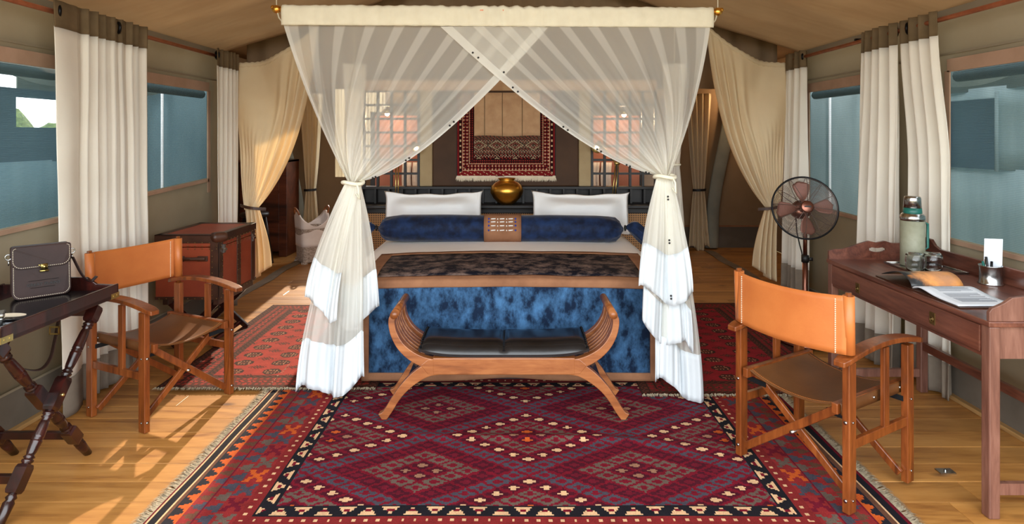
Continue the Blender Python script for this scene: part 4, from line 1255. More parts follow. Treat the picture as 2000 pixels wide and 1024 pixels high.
def net(side, lab):
    # side -1: left panel, +1: right panel (hangs in front)
    D = NY - (0.012 if side > 0 else -0.006)
    W3 = lambda px, py, d=D: at(px, py, d)
    if side < 0:
        To, Ti = W3(553, 46), W3(1072, 52); K = W3(690, 357); Co, Ci = W3(604, 205), W3(822, 342)
    else:
        To, Ti = W3(1388, 46), W3(860, 52); K = W3(1298, 345); Co, Ci = W3(1364, 200), W3(1150, 325)
    t_ = thing('bed_net', lab, 'net', (K.x, NY, 0), 'sheer bed net panels')
    npl = 24
    def pt(s, t):
        T = To.lerp(Ti, s); C = Co.lerp(Ci, s ** 1.25)
        Kp = K + Vector((0.05 * (0.5 - s) * side * 1.0, 0.03 * math.sin(s * 9), 0.012 * (s - 0.5)))
        p = T * (1 - t) ** 2 + C * 2 * t * (1 - t) + Kp * t * t
        amp = 0.030 * smooth(t * 2.2) * (1 - 0.6 * t)
        fold = math.sin(2 * PI * 7 * s + 2 * math.sin(5 * s)) * 0.8 + 0.2 * math.sin(2 * PI * 17 * s)
        p = p + Vector((0, amp * fold - 0.02 * math.sin(PI * t), 0))
        return p
    pl = [0.035, 0.115, 0.215, 0.33, 0.44, 0.545, 0.66, 0.76, 0.86]
    def dens(s, t):
        d = 0.40
        # pleats of doubled net that taper off downwards
        for q in pl:
            w = lerp(0.021, 0.004, min(1, t * 1.3))
            e = abs(s - q) / w
            d = max(d, lerp(lerp(0.64, 0.44, min(1, t * 1.6)), 0.40, smooth((e - 0.8) / 0.3)))
        if s > 0.955: d = max(d, 0.86)
        if s < 0.02: d = max(d, 0.8)
        d = d + (0.97 - d) * (0.92 * smooth((t - 0.42) / 0.58) ** 1.2)
        return min(0.98, d)
    MB().grid(300, 44, pt, dens).build('sheer_panel', 'netting', t_, smooth=True)
    # clips along the inner edge
    for t in ((0.17, 0.40, 0.64, 0.86) if side < 0 else (0.10, 0.25, 0.46, 0.62, 0.78, 0.9)):
        p = pt(0.985, t); q = pt(0.985, t + 0.02)
        m = MB(); m.ball(p + Vector((0, -0.006, 0)), 0.006, 8, 6); m.ball(q + Vector((0, -0.006, 0)), 0.006, 8, 6)
        m.build('clip', 'black', t_, smooth=True)
    # gathered lower part in layers
    def layer(xl, xr, zl, zr_, hem, dy, nf, ph, amp, d0):
        def lay(u, v0, v1):
            def fn(u, v):
                v = lerp(v0, v1, v)
                zb = lerp(zl, zr_, u) + 0.05 * math.sin(u * 2 * PI * nf * 0.5 + ph)
                zb = max(0.022, zb)
                zt = K.z - 0.005
                z = lerp(zt, zb, v)
                e = (1 - (1 - min(1, v)) ** 1.5) if v < 1 else 1
                x = K.x + lerp(-0.045, 0.045, u) * (1 - e) + (lerp(xl, xr, u) - K.x) * e
                f = math.sin(2 * PI * nf * u + ph) * 0.8 + 0.22 * math.sin(2 * PI * nf * 2.7 * u + ph * 2) + 0.10 * math.sin(2 * PI * nf * 6.1 * u + 3 * v)
                y = NY + dy * e - 0.01 + amp * f * (0.12 + 0.88 * e) + 0.02 * math.sin(v * 5 + u * 7) * e
                x += 0.35 * amp * math.cos(2 * PI * nf * u + ph) * e
                return (x, y, z)
            return fn
        zb = (zl + zr_) / 2; vh = 1 - hem / (K.z - zb)
        MB().grid(90, 30, lay(0, 0, vh), lambda u, v: d0 + 0.25 * (1 - v) ** 2).build('gathered_fall', 'netting', t_, smooth=True)
        MB().grid(90, 8, lay(0, vh - 0.004, 1)).build('hem', 'hem_cotton', t_, smooth=True, solid=0.003)
    X = lambda px, d=NY: (px - 1000) / F * d
    if side < 0:
        layer(X(582), X(722), 0.035, 0.10, 0.27, -0.06, 2.4, 0.5, 0.035, 0.66)
        layer(X(650), X(738), 0.40, 0.46, 0.24, 0.06, 2, 2.0, 0.03, 0.66)
        layer(X(606), X(672), 0.56, 0.50, 0.24, -0.10, 1.6, 1.0, 0.026, 0.66)
    else:
        layer(X(1270), X(1360), 0.10, 0.035, 0.25, -0.07, 1.8, 0.4, 0.03, 0.7)
        layer(X(1248), X(1344), 0.44, 0.28, 0.22, -0.10, 2.2, 2.2, 0.03, 0.66)
        layer(X(1236), X(1338), 0.63, 0.60, 0.25, -0.13, 2, 1.0, 0.026, 0.66)
        for z in (1.16, 0.92, 0.62):
            m = MB(); p = Vector((K.x + 0.002, NY - 0.075 - (1.2 - z) * 0.12, z)); m.ball(p, 0.006, 8, 6); m.ball(p + Vector((0.001, 0, -0.016)), 0.006, 8, 6)
            m.build('clip', 'black', t_, smooth=True)
    m = MB(); m.tube([K + Vector((0.058 * math.cos(2*PI*i/20), 0.05 * math.sin(2*PI*i/20) - 0.005, 0.006 * math.sin(4*PI*i/20))) for i in range(20)], 0.011, 8, closed=True)
    m.tube([K + Vector((0.03, -0.05, 0)), K + Vector((0.045, -0.06, -0.03)), K + Vector((0.05, -0.055, -0.09)), K + Vector((0.03, -0.055, -0.06))], 0.006, 6)
    m.build('tie_cord', 'netting_cord', t_, smooth=True)
surf('netting_cord', (236, 230, 208), (226, 220, 198), 20, 0.9, 0.0, 40)
net(-1, 'sheer bed net panel gathered and tied on the left of the bed')
net(1, 'sheer bed net panel gathered and tied on the right of the bed')
# gathered net at the two rear corners
for sx, xx, lab in ((-1, -1.36, 'gathered white net hanging at the left rear corner of the bed'), (1, 1.40, 'gathered white net hanging at the right rear corner of the bed')):
    t_ = thing('corner_net', lab, 'net', (xx, 5.25, 0), 'gathered nets at the rear corners')
    def fn(u, v):
        a = 2 * PI * u; z = lerp(2.12, 0.06, v)
        pinch = 0.035 + 0.10 * abs(v - 0.42) ** 0.8
        r = pinch * (1 + 0.25 * math.sin(a * 7 + v * 2))
        return (xx + r * math.cos(a), 5.25 + r * math.sin(a) * 0.7, z)
    MB().grid(70, 30, fn, lambda u, v: 0.6).build('net_fall', 'netting', t_, smooth=True)
    m = MB(); ring(m, (xx, 5.25, lerp(2.12, 0.06, 0.42)), 0.045, 0.01, (0, 0, 1)); m.build('tie_cord', 'netting_cord', t_, smooth=True)
    MB().tube([(xx, 5.25, 2.1), (xx, 5.25, zc(xx) - 0.03)], 0.004, 6).build('hanging_cord', 'rope', t_)

# ================================================================== CURTAINS
RZ = 2.158; RXc = 2.42
for sx, lab in ((-1, 'copper curtain rod along the left wall'), (1, 'copper curtain rod along the right wall')):
    t_ = thing('curtain_rod', lab, 'curtain rod', (sx * RXc, 3.5, RZ), 'copper curtain rods')
    MB().tube([(sx * RXc, 1.0, RZ), (sx * RXc, 5.32, RZ)], 0.014, 12).build('rod', 'copper', t_, smooth=True)
    for yv in (1.2, 3.42 if sx < 0 else 4.3, 5.30):
        MB().bx(sx * RXc, sx * (WX - 0.005), yv - 0.01, yv + 0.01, RZ + 0.012, RZ + 0.03).build('bracket', 'dark_metal', t_)

def curtain(sx, y0, y1, zb, lab, style, nf, rings, seed, y0b=None, y1b=None, xo=0.0):
    t_ = thing('curtain', lab, 'curtain', (sx * RXc, (y0 + y1) / 2, zb), 'cream window curtains on copper rods')
    zt = RZ + 0.052; zband = RZ - 0.085
    y0b = y0 if y0b is None else y0b; y1b = y1 if y1b is None else y1b
    rg = random.Random(seed); offs = [rg.uniform(-0.3, 0.3) for _ in range(40)]
    def fold(u, z):
        if style == 'flat':
            # flat fabric with narrow sharp pleats
            s = max(0, (u - (0.22 if nf > 6 else 0.1)) / 0.8) * (nf - 1) + (u * 0.6); k = int(s); f = s - k + 0.25 * offs[k]
            d = -0.006 + 0.028 * math.exp(-(min(f % 1, 1 - f % 1) / 0.09) ** 2) + 0.006 * math.sin(2 * PI * s + k)
            d += 0.02 * math.sin(2 * PI * u * 1.5 + 1) * (1 - (z - zb) / (zt - zb))
        else:
            s = u * nf; d = 0.042 * math.sin(2 * PI * s + 0.6 * math.sin(3 * s + seed)) + 0.014 * math.sin(2 * PI * s * 2.1 + 1.2 * z + seed)
            d *= lerp(1.15, 0.8, (z - zb) / (zt - zb))
        d += 0.010 * nz(u * 5, z * 1.5, seed)
        if style == 'flat': d += 0.022
        return d
    def P(u, z):
        w = (z - zb) / (zt - zb)
        sag = 0.012 * math.sin(2 * PI * nf * u) if style != 'flat' else 0
        return (sx * (RXc - 0.004 + xo * smooth((2.1 - z) / 0.8) - fold(u, z) * (1 - 5 * xo)), lerp(lerp(y0b, y0, w), lerp(y1b, y1, w), u) + sag, z)
    NU = 160
    hm = zb + 0.20
    MB().grid(NU, 28, lambda u, v: P(u, lerp(hm, zband, v))).build('panel', 'curtain', t_, smooth=True, solid=0.003)
    MB().grid(NU, 4, lambda u, v: (lambda p: (p[0] - sx * 0.003, p[1], p[2]))(P(u, lerp(zband - 0.004, zt + 0.006 * nz(u * 12, seed), v)))).build('heading', 'taupe', t_, smooth=True, solid=0.004)
    MB().grid(NU, 6, lambda u, v: (lambda p: (p[0] - sx * 0.002, p[1], p[2]))(P(u, lerp(zb, hm + 0.004, v)))).build('hem', 'hem_taupe', t_, smooth=True, solid=0.004)
    for yv in rings:
        m = MB(); ring(m, (sx * (RXc - (0.03 if style == 'flat' else 0.002)), yv, RZ), 0.03, 0.009, (0.65 * sx, -0.75, 0)); m.build('grommet', 'dark_metal', t_, smooth=True)
    return t_
curtain(-1, 3.16, 3.98, 0.012, 'wide flat-pleated cream curtain behind the left folding chair', 'flat', 9, [3.21, 3.70], 3, 3.20, 4.02)
curtain(-1, 4.90, 5.30, 0.05, 'narrow cream curtain behind the leather trunk', 'flat', 5, [4.94], 5)
curtain(1, 3.45, 3.78, 0.012, 'wavy cream curtain just behind the thermos flask', 'wave', 3.6, [3.72], 2, 3.42, 3.80, 0.065)
curtain(1, 3.80, 4.17, 0.012, 'wavy cream curtain between the fan and the thermos flask', 'wave', 4, [3.84], 8, 3.80, 4.28)
curtain(1, 5.02, 5.33, 0.19, 'narrow cream curtain behind the pedestal fan', 'wave', 3.4, [5.05], 4)

# big swagged drapes at the end of the bedroom
def drape(sx, lab):
    Yd = 5.34
    t_ = thing('swag_drape', lab, 'drape', (sx * 2.2, Yd, 0.2), 'cream swagged drapes either side of the bed')
    A = Vector((sx * 2.40, Yd, 2.13)); B = Vector((sx * 1.70, Yd - 0.02, 2.46)); K = Vector((sx * 2.235, Yd - 0.05, 0.87))
    def pt(s, t):
        T = A.lerp(B, s) - Vector((0, 0, 0.10 * math.sin(PI * s) ** 1.2))
        C = Vector((sx * lerp(2.40, 1.80, s ** 0.9), Yd - 0.02 - 0.16 * math.sin(PI * s), lerp(1.4, 1.36, s)))
        Kp = K + Vector((sx * lerp(0.09, -0.03, s), 0.02 * math.sin(7 * s), 0.02 * (s - 0.5)))
        p = T * (1 - t) ** 2 + C * 2 * t * (1 - t) + Kp * t * t
        f = math.sin(2 * PI * 5 * s ** 2.2 + 1) * 0.030 * smooth(s * 2.4 - 0.9) + 0.012 * math.sin(2 * PI * 13 * s) * smooth(t * 2 - 0.6)
        g_ = 0.06 * math.sin(9 * (t + 0.75 * (1 - s)) + 2) * math.exp(-((s - 0.4) / 0.38) ** 2) * smooth(1.4 - 1.5 * t)
        p.y += (f * math.sin(PI * min(1, t * 1.05)) ** 0.6 + g_) 
        return p
    MB().grid(110, 60, pt).build('swag', 'drape', t_, smooth=True, solid=0.004)
    MB().grid(60, 1, lambda u, v: pt(u, 0.0) + Vector((0, -0.004, -0.03 + 0.04 * v + 0.003 * math.sin(u * 90)))).build('gathered_top', 'drape', t_, smooth=True, solid=0.008)
    def tail(u, v):
        e = 1 - (1 - v) ** 1.6
        x = K.x + sx * (lerp(0.08, -0.04, u) * (1 - e) + lerp(0.06, -0.13, u) * e)
        z = lerp(K.z, 0.24 + 0.12 * u * (1 if u > 0.5 else 0.6), v)
        return (x, K.y + (0.02 + 0.03 * e) * math.sin(2 * PI * 4 * u + 2 * v) , z)
    MB().grid(60, 24, tail).build('tail', 'drape', t_, smooth=True, solid=0.004)
    m = MB()
    ptsb = [K + Vector((sx * (0.12 - 0.22 * i / 10), -0.055 * math.sin(PI * i / 10) - 0.005, 0.03 - 0.035 * i / 10)) for i in range(11)]
    m.strip(ptsb, 0.024, 0.008, (0, 0, 1)); m.build('tieback', 'trunk_trim', t_)
drape(-1, 'cream swagged drape behind the leather trunk, tied with a leather strap')
drape(1, 'cream swagged drape left of the pedestal fan, tied with a leather strap')

# narrow drapes against the back wall
def back_drape(x0, x1, sx, lab):
    Yd = 8.03; zk = 0.80
    t_ = thing('rear_drape', lab, 'drape', ((x0 + x1) / 2, Yd, 0), 'narrow tied drapes in the rear part')
    cx = (x0 + x1) / 2; w = x1 - x0
    def fn(u, v):
        z = lerp(2.06, 0.01, v); e = abs(z - zk) / 1.2
        ww = w * (0.42 + 0.62 * min(1, e) ** 0.8); c = cx - sx * 0.0
        x = c + (u - 0.5) * ww + sx * 0.0 * e
        return (x, Yd - 0.02 + 0.03 * math.sin(u * 2 * PI * 4 + z) , z + 0.05 * math.sin(u * 9) * (v > 0.9))
    MB().grid(60, 40, fn).build('drop', 'drape', t_, smooth=True, solid=0.004)
    m = MB(); m.strip([(cx + w * 0.26 * math.cos(PI * i / 10), Yd - 0.03 - 0.06 * math.sin(PI * i / 10), zk - 0.01 * i / 10) for i in range(11)], 0.03, 0.01, (0, 0, 1)); m.build('tieback', 'black', t_)
    # rolled canvas door flap next to it
    f_ = thing('door_flap', 'grey-green canvas flap hanging beside the %s rear drape' % ('left' if sx < 0 else 'right'), 'canvas flap', (cx + sx * 0.2, Yd + 0.06, 0))
    def fp(u, v):
        a = 2 * PI * u; z = lerp(2.05, 0.02, v); c = cx + sx * lerp(0.46, 0.20, smooth(v * 1.2)); r = 0.085
        return (c + r * math.cos(a) * (1 + 0.1 * math.sin(3 * a + z * 3)), Yd + 0.075 + 0.05 * math.sin(a), z)
    MB().grid(24, 30, fp).build('roll', 'canvas_flap', f_, smooth=True)
back_drape(-2.80, -2.50, -1, 'narrow cream drape tied back behind the laundry basket')
back_drape(2.30, 2.62, 1, 'narrow cream drape tied back in the right rear corner')
# ================================================================== FOLDING CHAIRS
def chair(lab, C, fwd):
    f = Vector((fwd[0], fwd[1], 0)).normalized(); r = Vector((f.y, -f.x, 0))
    M4 = Matrix(((r.x, f.x, 0, C[0]), (r.y, f.y, 0, C[1]), (0, 0, 1, 0), (0, 0, 0, 1)))
    t = thing('folding_chair', lab, 'chair', (C[0], C[1], 0), 'tan leather folding chairs')
    B = lambda: MB(M4)
    w, d = 0.255, 0.215
    Z0 = 0.018 if C[0] > 0 else 0.002
    for sx in (-1, 1):
        for sy in (-1, 1):
            B().bx(sx*w - 0.015, sx*w + 0.015, sy*d - 0.024, sy*d + 0.024, Z0, 0.607).build('leg', 'chair_wood', t, bev=0.003)
        B().bx(sx*w - 0.010, sx*w + 0.010, -d, d, 0.262, 0.300).build('side_rail', 'chair_wood', t, bev=0.003)
        B().bx(sx*w - 0.009, sx*w + 0.009, 0.02, 0.058, 0.29, 0.625).build('slat', 'chair_wood', t, bev=0.002)
        # arched arm
        n = 16; vs = []; fs = []
        for i in range(n + 1):
            u = i / n; y = lerp(-0.285, 0.30, u)
            z = 0.603 + 0.038 * (1 - (2 * u - 1) ** 2); hw = 0.030 if 0 < i < n else 0.022
            for a, c in ((-1, 0), (1, 0), (1, 1), (-1, 1)): vs.append((sx * w + a * hw, y, z + c * 0.022))
        for i in range(n):
            for k in range(4):
                l = (k + 1) % 4; fs.append((i*4+k, i*4+l, i*4+4+l, i*4+4+k))
        fs += [(3, 2, 1, 0), tuple(n*4 + k for k in range(4))]
        B().add(vs, fs).build('arm', 'chair_wood', t, bev=0.004)
        B().bx(sx*0.212 - 0.013, sx*0.212 + 0.013, -0.245, 0.245, 0.395, 0.437).build('seat_rail', 'chair_wood', t, bev=0.003)
        # upright for the back
        B().tube([(sx * w, -d, 0.60), (sx * (w + 0.004), -d - 0.012, 0.885)], 0.012, 10).build('upright', 'chair_wood', t, smooth=True)
        for sy in (-1, 1):
            # metal link
            y = sy * (d - 0.026)
            B().bar((sx * (w - 0.004), y, 0.375), (sx * 0.145, y, 0.372), 0.005, 0.022, (0, 0, 1)).build('link', 'link_metal', t)
    for sy in (-1, 1):
        for k, sx in enumerate((-1, 1)):
            y = sy * (d - 0.018 - 0.020 * k)
            B().bar((sx * (w - 0.026), y, Z0 + 0.05), (-sx * 0.205, y, 0.405), 0.016, 0.034, (0, 0, 1), 0.02).build('cross_leg', 'chair_wood', t, bev=0.004)
    # sling seat
    def seat(u, v):
        x = lerp(-1, 1, u); y = lerp(-0.225, 0.225, v)
        if abs(x) <= 0.88:
            q = x / 0.88; return (q * 0.225, y, 0.441 - 0.050 * (1 - q * q) ** 0.8)
        e = (abs(x) - 0.88) / 0.12
        return (math.copysign(0.2285, x), y, 0.441 - 0.05 * e)
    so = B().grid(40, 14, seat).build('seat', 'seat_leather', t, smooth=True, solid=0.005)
    m = B()
    for vv in (0.035, 0.965):
        for k in range(56):
            u0 = 0.08 + 0.84 * k / 56; p = seat(u0, vv); q = seat(u0 + 0.008, vv)
            m.bar((p[0], p[1], p[2] + 0.003), (q[0], q[1], q[2] + 0.003), 0.002, 0.0015)
    m.build('stitching', 'tan_leather', so, kind='stuff')
    # back sling
    def back(u, v):
        x = lerp(-1, 1, u); y = -d - 0.012 - 0.014 - 0.035 * (1 - x * x)
        zt = 0.874 - 0.012 * (1 - x * x); zb = 0.642 - 0.010 * (1 - x * x)
        return (x * (w + 0.004), y, lerp(zb, zt, v))
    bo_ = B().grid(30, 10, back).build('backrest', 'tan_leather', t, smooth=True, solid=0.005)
    for sx in (-1, 1):
        B().tube([(sx * (w + 0.002), -d - 0.004, 0.643), (sx * (w + 0.004), -d - 0.012, 0.873)], 0.0205, 14, cap=False).build('sleeve', 'tan_leather', bo_, smooth=True, solid=0.004)
        m = B()
        for k in range(26):
            v = lerp(0.02, 0.96, k / 26)
            for yo in (-0.005, 0.005):
                p = back(0.5 + sx * 0.43, v); q = back(0.5 + sx * 0.43, v + 0.02)
                m.bar((p[0], p[1] + yo, p[2]), (q[0], q[1] + yo, q[2]), 0.0035, 0.003, (1, 0, 0))
        m.build('stitching', 'cream', bo_, kind='stuff')
    # bolts
    m = B()
    for sx in (-1, 1):
        for sy in (-1, 1):
            for z in (0.375, Z0 + 0.05):
                m.tube([(sx * w, sy * (d + 0.0245), z), (sx * w, sy * (d + 0.028), z)], 0.007, 10)
                m.tube([(sx * (w + 0.0155), sy * d, z), (sx * (w + 0.018), sy * d, z)], 0.005, 8)
        m.tube([(0, sx * (d + 0.0), 0.225), (0, sx * (d - 0.055), 0.225)], 0.008, 10)
        for yv in (-0.2, 0.0, 0.2):
            m.tube([(sx * 0.228, yv, 0.415), (sx * 0.236, yv, 0.415)], 0.006, 8)
    m.build('bolts', 'steel', t, smooth=True, kind='stuff')
chair('tan leather folding armchair beside the dark tray table', (-1.95, 3.405), (0.908, -0.419))
chair('tan leather folding armchair drawn up to the writing desk', (1.385, 2.73), (0.862, 0.507))

# ================================================================== TRAY TABLE
tt = thing('tray_table', 'dark mahogany butler tray on crossed turned legs', 'table', (-2.2, 2.65, 0))
TX0, TX1, TY0, TY1, TZ = -2.50, -1.93, 2.30, 2.99, 0.715
MB().bx(TX0, TX1, TY0, TY1, TZ, TZ + 0.014).build('tray_floor', 'mahogany', tt)
MB().bx(TX1 - 0.014, TX1, TY0, TY1, TZ - 0.004, TZ + 0.062).build('tray_side', 'mahogany', tt, bev=0.003)
MB().bx(TX0, TX0 + 0.014, TY0, TY1, TZ - 0.004, TZ + 0.062).build('tray_side', 'mahogany', tt, bev=0.003)
for yv in (TY0, TY1 - 0.014):
    out = [(TX0, TZ), (TX1, TZ), (TX1, TZ + 0.058), (TX1 - 0.10, TZ + 0.062), (TX1 - 0.15, TZ + 0.095), (TX0 + 0.15, TZ + 0.095), (TX0 + 0.10, TZ + 0.062), (TX0, TZ + 0.058)]
    MB().prism(out, f3, yv, yv + 0.014).build('tray_end', 'mahogany', tt, bev=0.003)
for yv, s_ in ((TY0, 1), (TY1, -1)):
    m = MB(); m.bx(TX1 - 0.0005, TX1 + 0.002, yv, yv + s_ * 0.055, TZ - 0.004, TZ + 0.022); m.bx(TX1 - 0.05, TX1 + 0.002, yv - s_ * 0.002, yv + s_ * 0.0005, TZ - 0.004, TZ + 0.022)
    for q in (0.015, 0.04): m.tube([(TX1 + 0.0015, yv + s_ * q, TZ + 0.009), (TX1 + 0.003, yv + s_ * q, TZ + 0.009)], 0.004, 8)
    m.build('brass_corner', 'pale_brass', tt)
def turned(p0, p1, sq_r):
    p0 = Vector(p0); p1 = Vector(p1); L = (p1 - p0).length; d = (p1 - p0).normalized()
    R = Matrix((Vector((1, 0, 0)), d.cross(Vector((1, 0, 0))), d)).transposed()
    def seg(a, c):
        h = c - a
        return [(0.016, a), (0.022, a + 0.006), (0.022, a + 0.012), (0.015, a + 0.016), (0.022, a + 0.022), (0.0145, a + 0.03), (0.0175, a + 0.04), (0.019, a + 0.05), (0.0200, a + 0.05 + 0.15 * (h - 0.1)), (0.0212, a + 0.05 + 0.3 * (h - 0.1)), (0.0222, a + 0.48 * h), (0.0225, a + 0.5 * h), (0.0195, a + 0.52 * h), (0.0225, a + 0.54 * h), (0.0195, a + 0.56 * h), (0.0225, a + 0.58 * h), (0.0222, a + 0.60 * h), (0.0212, c - 0.05 - 0.25 * (h - 0.1)), (0.0200, c - 0.05 - 0.1 * (h - 0.1)), (0.019, c - 0.05), (0.0175, c - 0.04), (0.0145, c - 0.03), (0.022, c - 0.022), (0.015, c - 0.016), (0.022, c - 0.012), (0.022, c - 0.006), (0.016, c)]
    pr = [(0.0, 0.02)] + seg(0.10 * L - 0.004, 0.36 * L + 0.004) + seg(0.53 * L - 0.004, 0.74 * L + 0.004)
    pr += [(0.014, 0.87 * L - 0.004), (0.021, 0.87 * L + 0.008), (0.015, 0.87 * L + 0.016), (0.021, 0.87 * L + 0.026), (0.016, L), (0.0, L)]
    lg = MB().lathe(pr, p0, 16, R).build('leg', 'mahogany', tt, smooth=True)
    r = 0.023
    for z0, z1 in ((0.0, 0.10 * L), (0.36 * L, 0.53 * L), (0.74 * L, 0.87 * L)):
        c = [(0.0, z0), (r * 1.2, z0 + 0.008), (r * 1.42, z0 + 0.02), (r * 1.42, z1 - 0.02), (r * 1.2, z1 - 0.008), (0.0, z1)]
        MB().lathe(c, p0, 4, R @ Matrix.Rotation(PI / 4, 3, 'Z')).build('leg_block', 'mahogany', lg, bev=0.002)
for xx in (-1.955, -2.30):
    turned((xx, 2.87, 0.705), (xx, 2.31, 0.002), 0.02)
    turned((xx - 0.045, 2.345, 0.705), (xx - 0.045, 2.875, 0.002), 0.02)
def onleg(a, c, t): return Vector(a).lerp(Vector(c), t)
for a, c, off in (((0, 2.87, 0.705), (0, 2.31, 0.002), 0.0), ((0, 2.345, 0.705), (0, 2.875, 0.002), -0.045)):
    p = onleg(a, c, 0.805)
    MB().bar((-1.955 + off, p.y, p.z), (-2.30 + off, p.y, p.z), 0.022, 0.034, (0, 0, 1)).build('stretcher', 'mahogany', tt, bev=0.003)
    p = onleg(a, c, 0.04)
    MB().bar((-1.955 + off, p.y, p.z), (-2.30 + off, p.y, p.z), 0.03, 0.03, (0, 0, 1)).build('top_bar', 'mahogany', tt, bev=0.003)
m = MB(); p = onleg((0, 2.87, 0.705), (0, 2.31, 0.002), 0.45); m.tube([(-1.926, p.y, p.z), (-1.934, p.y, p.z)], 0.007, 10); m.build('pivot_bolt', 'pale_brass', tt, smooth=True)

# album on the tray
al = thing('album', 'glossy black album with pale oval label lying on the tray', 'book', (-2.1, 2.68, TZ))
R = Matrix.Rotation(math.radians(4), 3, 'Z')
MB().box((-2.13, 2.70, TZ + 0.034), (0.36, 0.46, 0.012), R).build('cover', 'black_gloss', al, bev=0.002)
MB().box((-2.13, 2.70, TZ + 0.022), (0.345, 0.45, 0.013), R).build('pages', 'paper', al)
MB().box((-2.13, 2.70, TZ + 0.0175), (0.36, 0.46, 0.005), R).build('cover', 'black_gloss', al)
MB().lathe([(0.062, 0), (0.062, 0.0012), (0, 0.0012)], (-2.085, 2.535, TZ + 0.0402), 28, None, 0.42).build('oval_label', 'cream', al)
# satchel
M = None
s0 = Vector((-2.262, 2.752, TZ + 0.042)); s1 = Vector((-2.105, 2.905, TZ + 0.042))
ax = (s1 - s0).normalized(); nr = Vector((ax.y, -ax.x, 0)); upv = Vector((0, 0, 1)); nr = nr if nr.y < 0 else -nr
SL = (s1 - s0).length; SH = 0.235
lean = 0.10
def sp_(a, z, t): # along, up, out from the back plane
    return s0 + ax * a + upv * z + nr * (t - lean * z)
sa = thing('satchel', 'dark brown stitched leather satchel standing on the tray', 'bag', tuple((s0 + s1) / 2))
def rr_out(w, h, r, topr=0.012, n=6, ox=0.0):
    o_ = []
    for cx, cy, a0, rad in ((r, r, PI, r), (w - r, r, 1.5 * PI, r), (w - topr, h - topr, 0, topr), (topr, h - topr, 0.5 * PI, topr)):
        for k in range(n + 1):
            a = a0 + (PI / 2) * k / n; o_.append((cx + rad * math.cos(a), cy + rad * math.sin(a)))
    return o_
body = rr_out(SL, SH, 0.03)
MB().prism(body, lambda a, z, t: sp_(a, z, t), -0.045, 0.018).build('body', 'satchel_leather', sa, bev=0.004)
fp_ = [(a, z) for a, z in rr_out(SL, SH * 0.80, 0.03)]
MB().prism(fp_, lambda a, z, t: sp_(a, z, t + 0.006 * math.sin(PI * min(1, max(0, a / SL)))), 0.018, 0.022).build('front', 'satchel_leather', sa, bev=0.002)
flo = rr_out(SL + 0.004, SH * 0.44, 0.035)
MB().prism(flo, lambda a, z, t: sp_(a - 0.002, z + SH * 0.575, t + 0.008 * math.sin(PI * min(1, max(0, a / SL)))), 0.022, 0.027).build('flap', 'satchel_leather', sa, bev=0.003)
def stitch(path, fn, parent):
    m = MB(); pts = [fn(a, z) for a, z in path]
    acc = []
    for p, q in zip(pts[:-1], pts[1:]):
        n_ = max(1, int((q - p).length / 0.0075))
        for k in range(n_):
            a_ = p.lerp(q, (k + 0.15) / n_); b_ = p.lerp(q, (k + 0.75) / n_); m.tube([a_, b_], 0.0011, 4)
    m.build('stitching', 'cream', parent, kind='stuff')
ins = 0.007
def inset(w, h, r, i): return [(i + a * (w - 2 * i) / w, i + z * (h - 2 * i) / h) for a, z in rr_out(w, h, r)]
pth = inset(SL, SH * 0.8, 0.03, ins); pth = [p for p in pth if p[1] < SH * 0.75]
pth = sorted([p for p in pth if p[0] < SL / 2], key=lambda p: -p[1]) + sorted([p for p in pth if p[0] >= SL / 2], key=lambda p: p[1])
stitch(pth, lambda a, z: sp_(a, z, 0.0235 + 0.006 * math.sin(PI * a / SL)), sa)
pth = inset(SL + 0.004, SH * 0.44, 0.035, ins); pth = [p for p in pth if p[1] < SH * 0.42]
pth = sorted([p for p in pth if p[0] < SL / 2], key=lambda p: -p[1]) + sorted([p for p in pth if p[0] >= SL / 2], key=lambda p: p[1])
stitch(pth, lambda a, z: sp_(a - 0.002, z + SH * 0.575, 0.0285 + 0.008 * math.sin(PI * min(1, max(0, a / SL)))), sa)
m = MB(); m.add([], [])
q = sp_(SL * 0.53, SH * 0.60, 0.041)
Rs = Matrix((ax, nr, upv)).transposed()
m.box(q, (0.026, 0.006, 0.026), Rs); m.box(q + upv * -0.02 + nr * -0.002, (0.034, 0.006, 0.008), Rs); m.ball(q + nr * 0.004, 0.008, 8, 6); m.ball(q + upv * 0.008 - ax * 0.018, 0.005, 6, 5)
m.build('clasp', 'pale_brass', sa, smooth=True)
for e, s_ in ((0.0, -1), (SL, 1)):
    m = MB(); p = sp_(e + s_ * 0.008, SH * 0.82, 0.0); ring(m, p, 0.012, 0.003, nr); ring(m, p - upv * 0.025, 0.010, 0.003, ax); m.build('strap_ring', 'steel', sa, smooth=True)
def text(body_, size, loc, xax, nrm, mat, parent, ext=0.0006):
    c = bpy.data.curves.new('lettering', 'FONT'); c.body = body_; c.size = size; c.align_x = 'CENTER'; c.extrude = ext
    o = bpy.data.objects.new('lettering', c); COL.objects.link(o); c.materials.append(MAT[mat])
    x = Vector(xax).normalized(); z = Vector(nrm).normalized(); y = z.cross(x).normalized(); x = y.cross(z)
    o.matrix_world = Matrix.Translation(Vector(loc)) @ Matrix((x, y, z)).transposed().to_4x4()
    mw = Matrix.Translation(Vector(loc)) @ Matrix((x, y, z)).transposed().to_4x4()
    me = bpy.data.meshes.new_from_object(o); bpy.data.objects.remove(o)
    me.transform(mw); o = bpy.data.objects.new('lettering', me); COL.objects.link(o); adopt(o, parent)
    return o
nlean = (nr + upv * lean).normalized()
text('GREAT PLAINS', 0.019, sp_(SL * 0.52, SH * 0.235, 0.0288), ax, nlean, 'black', sa)
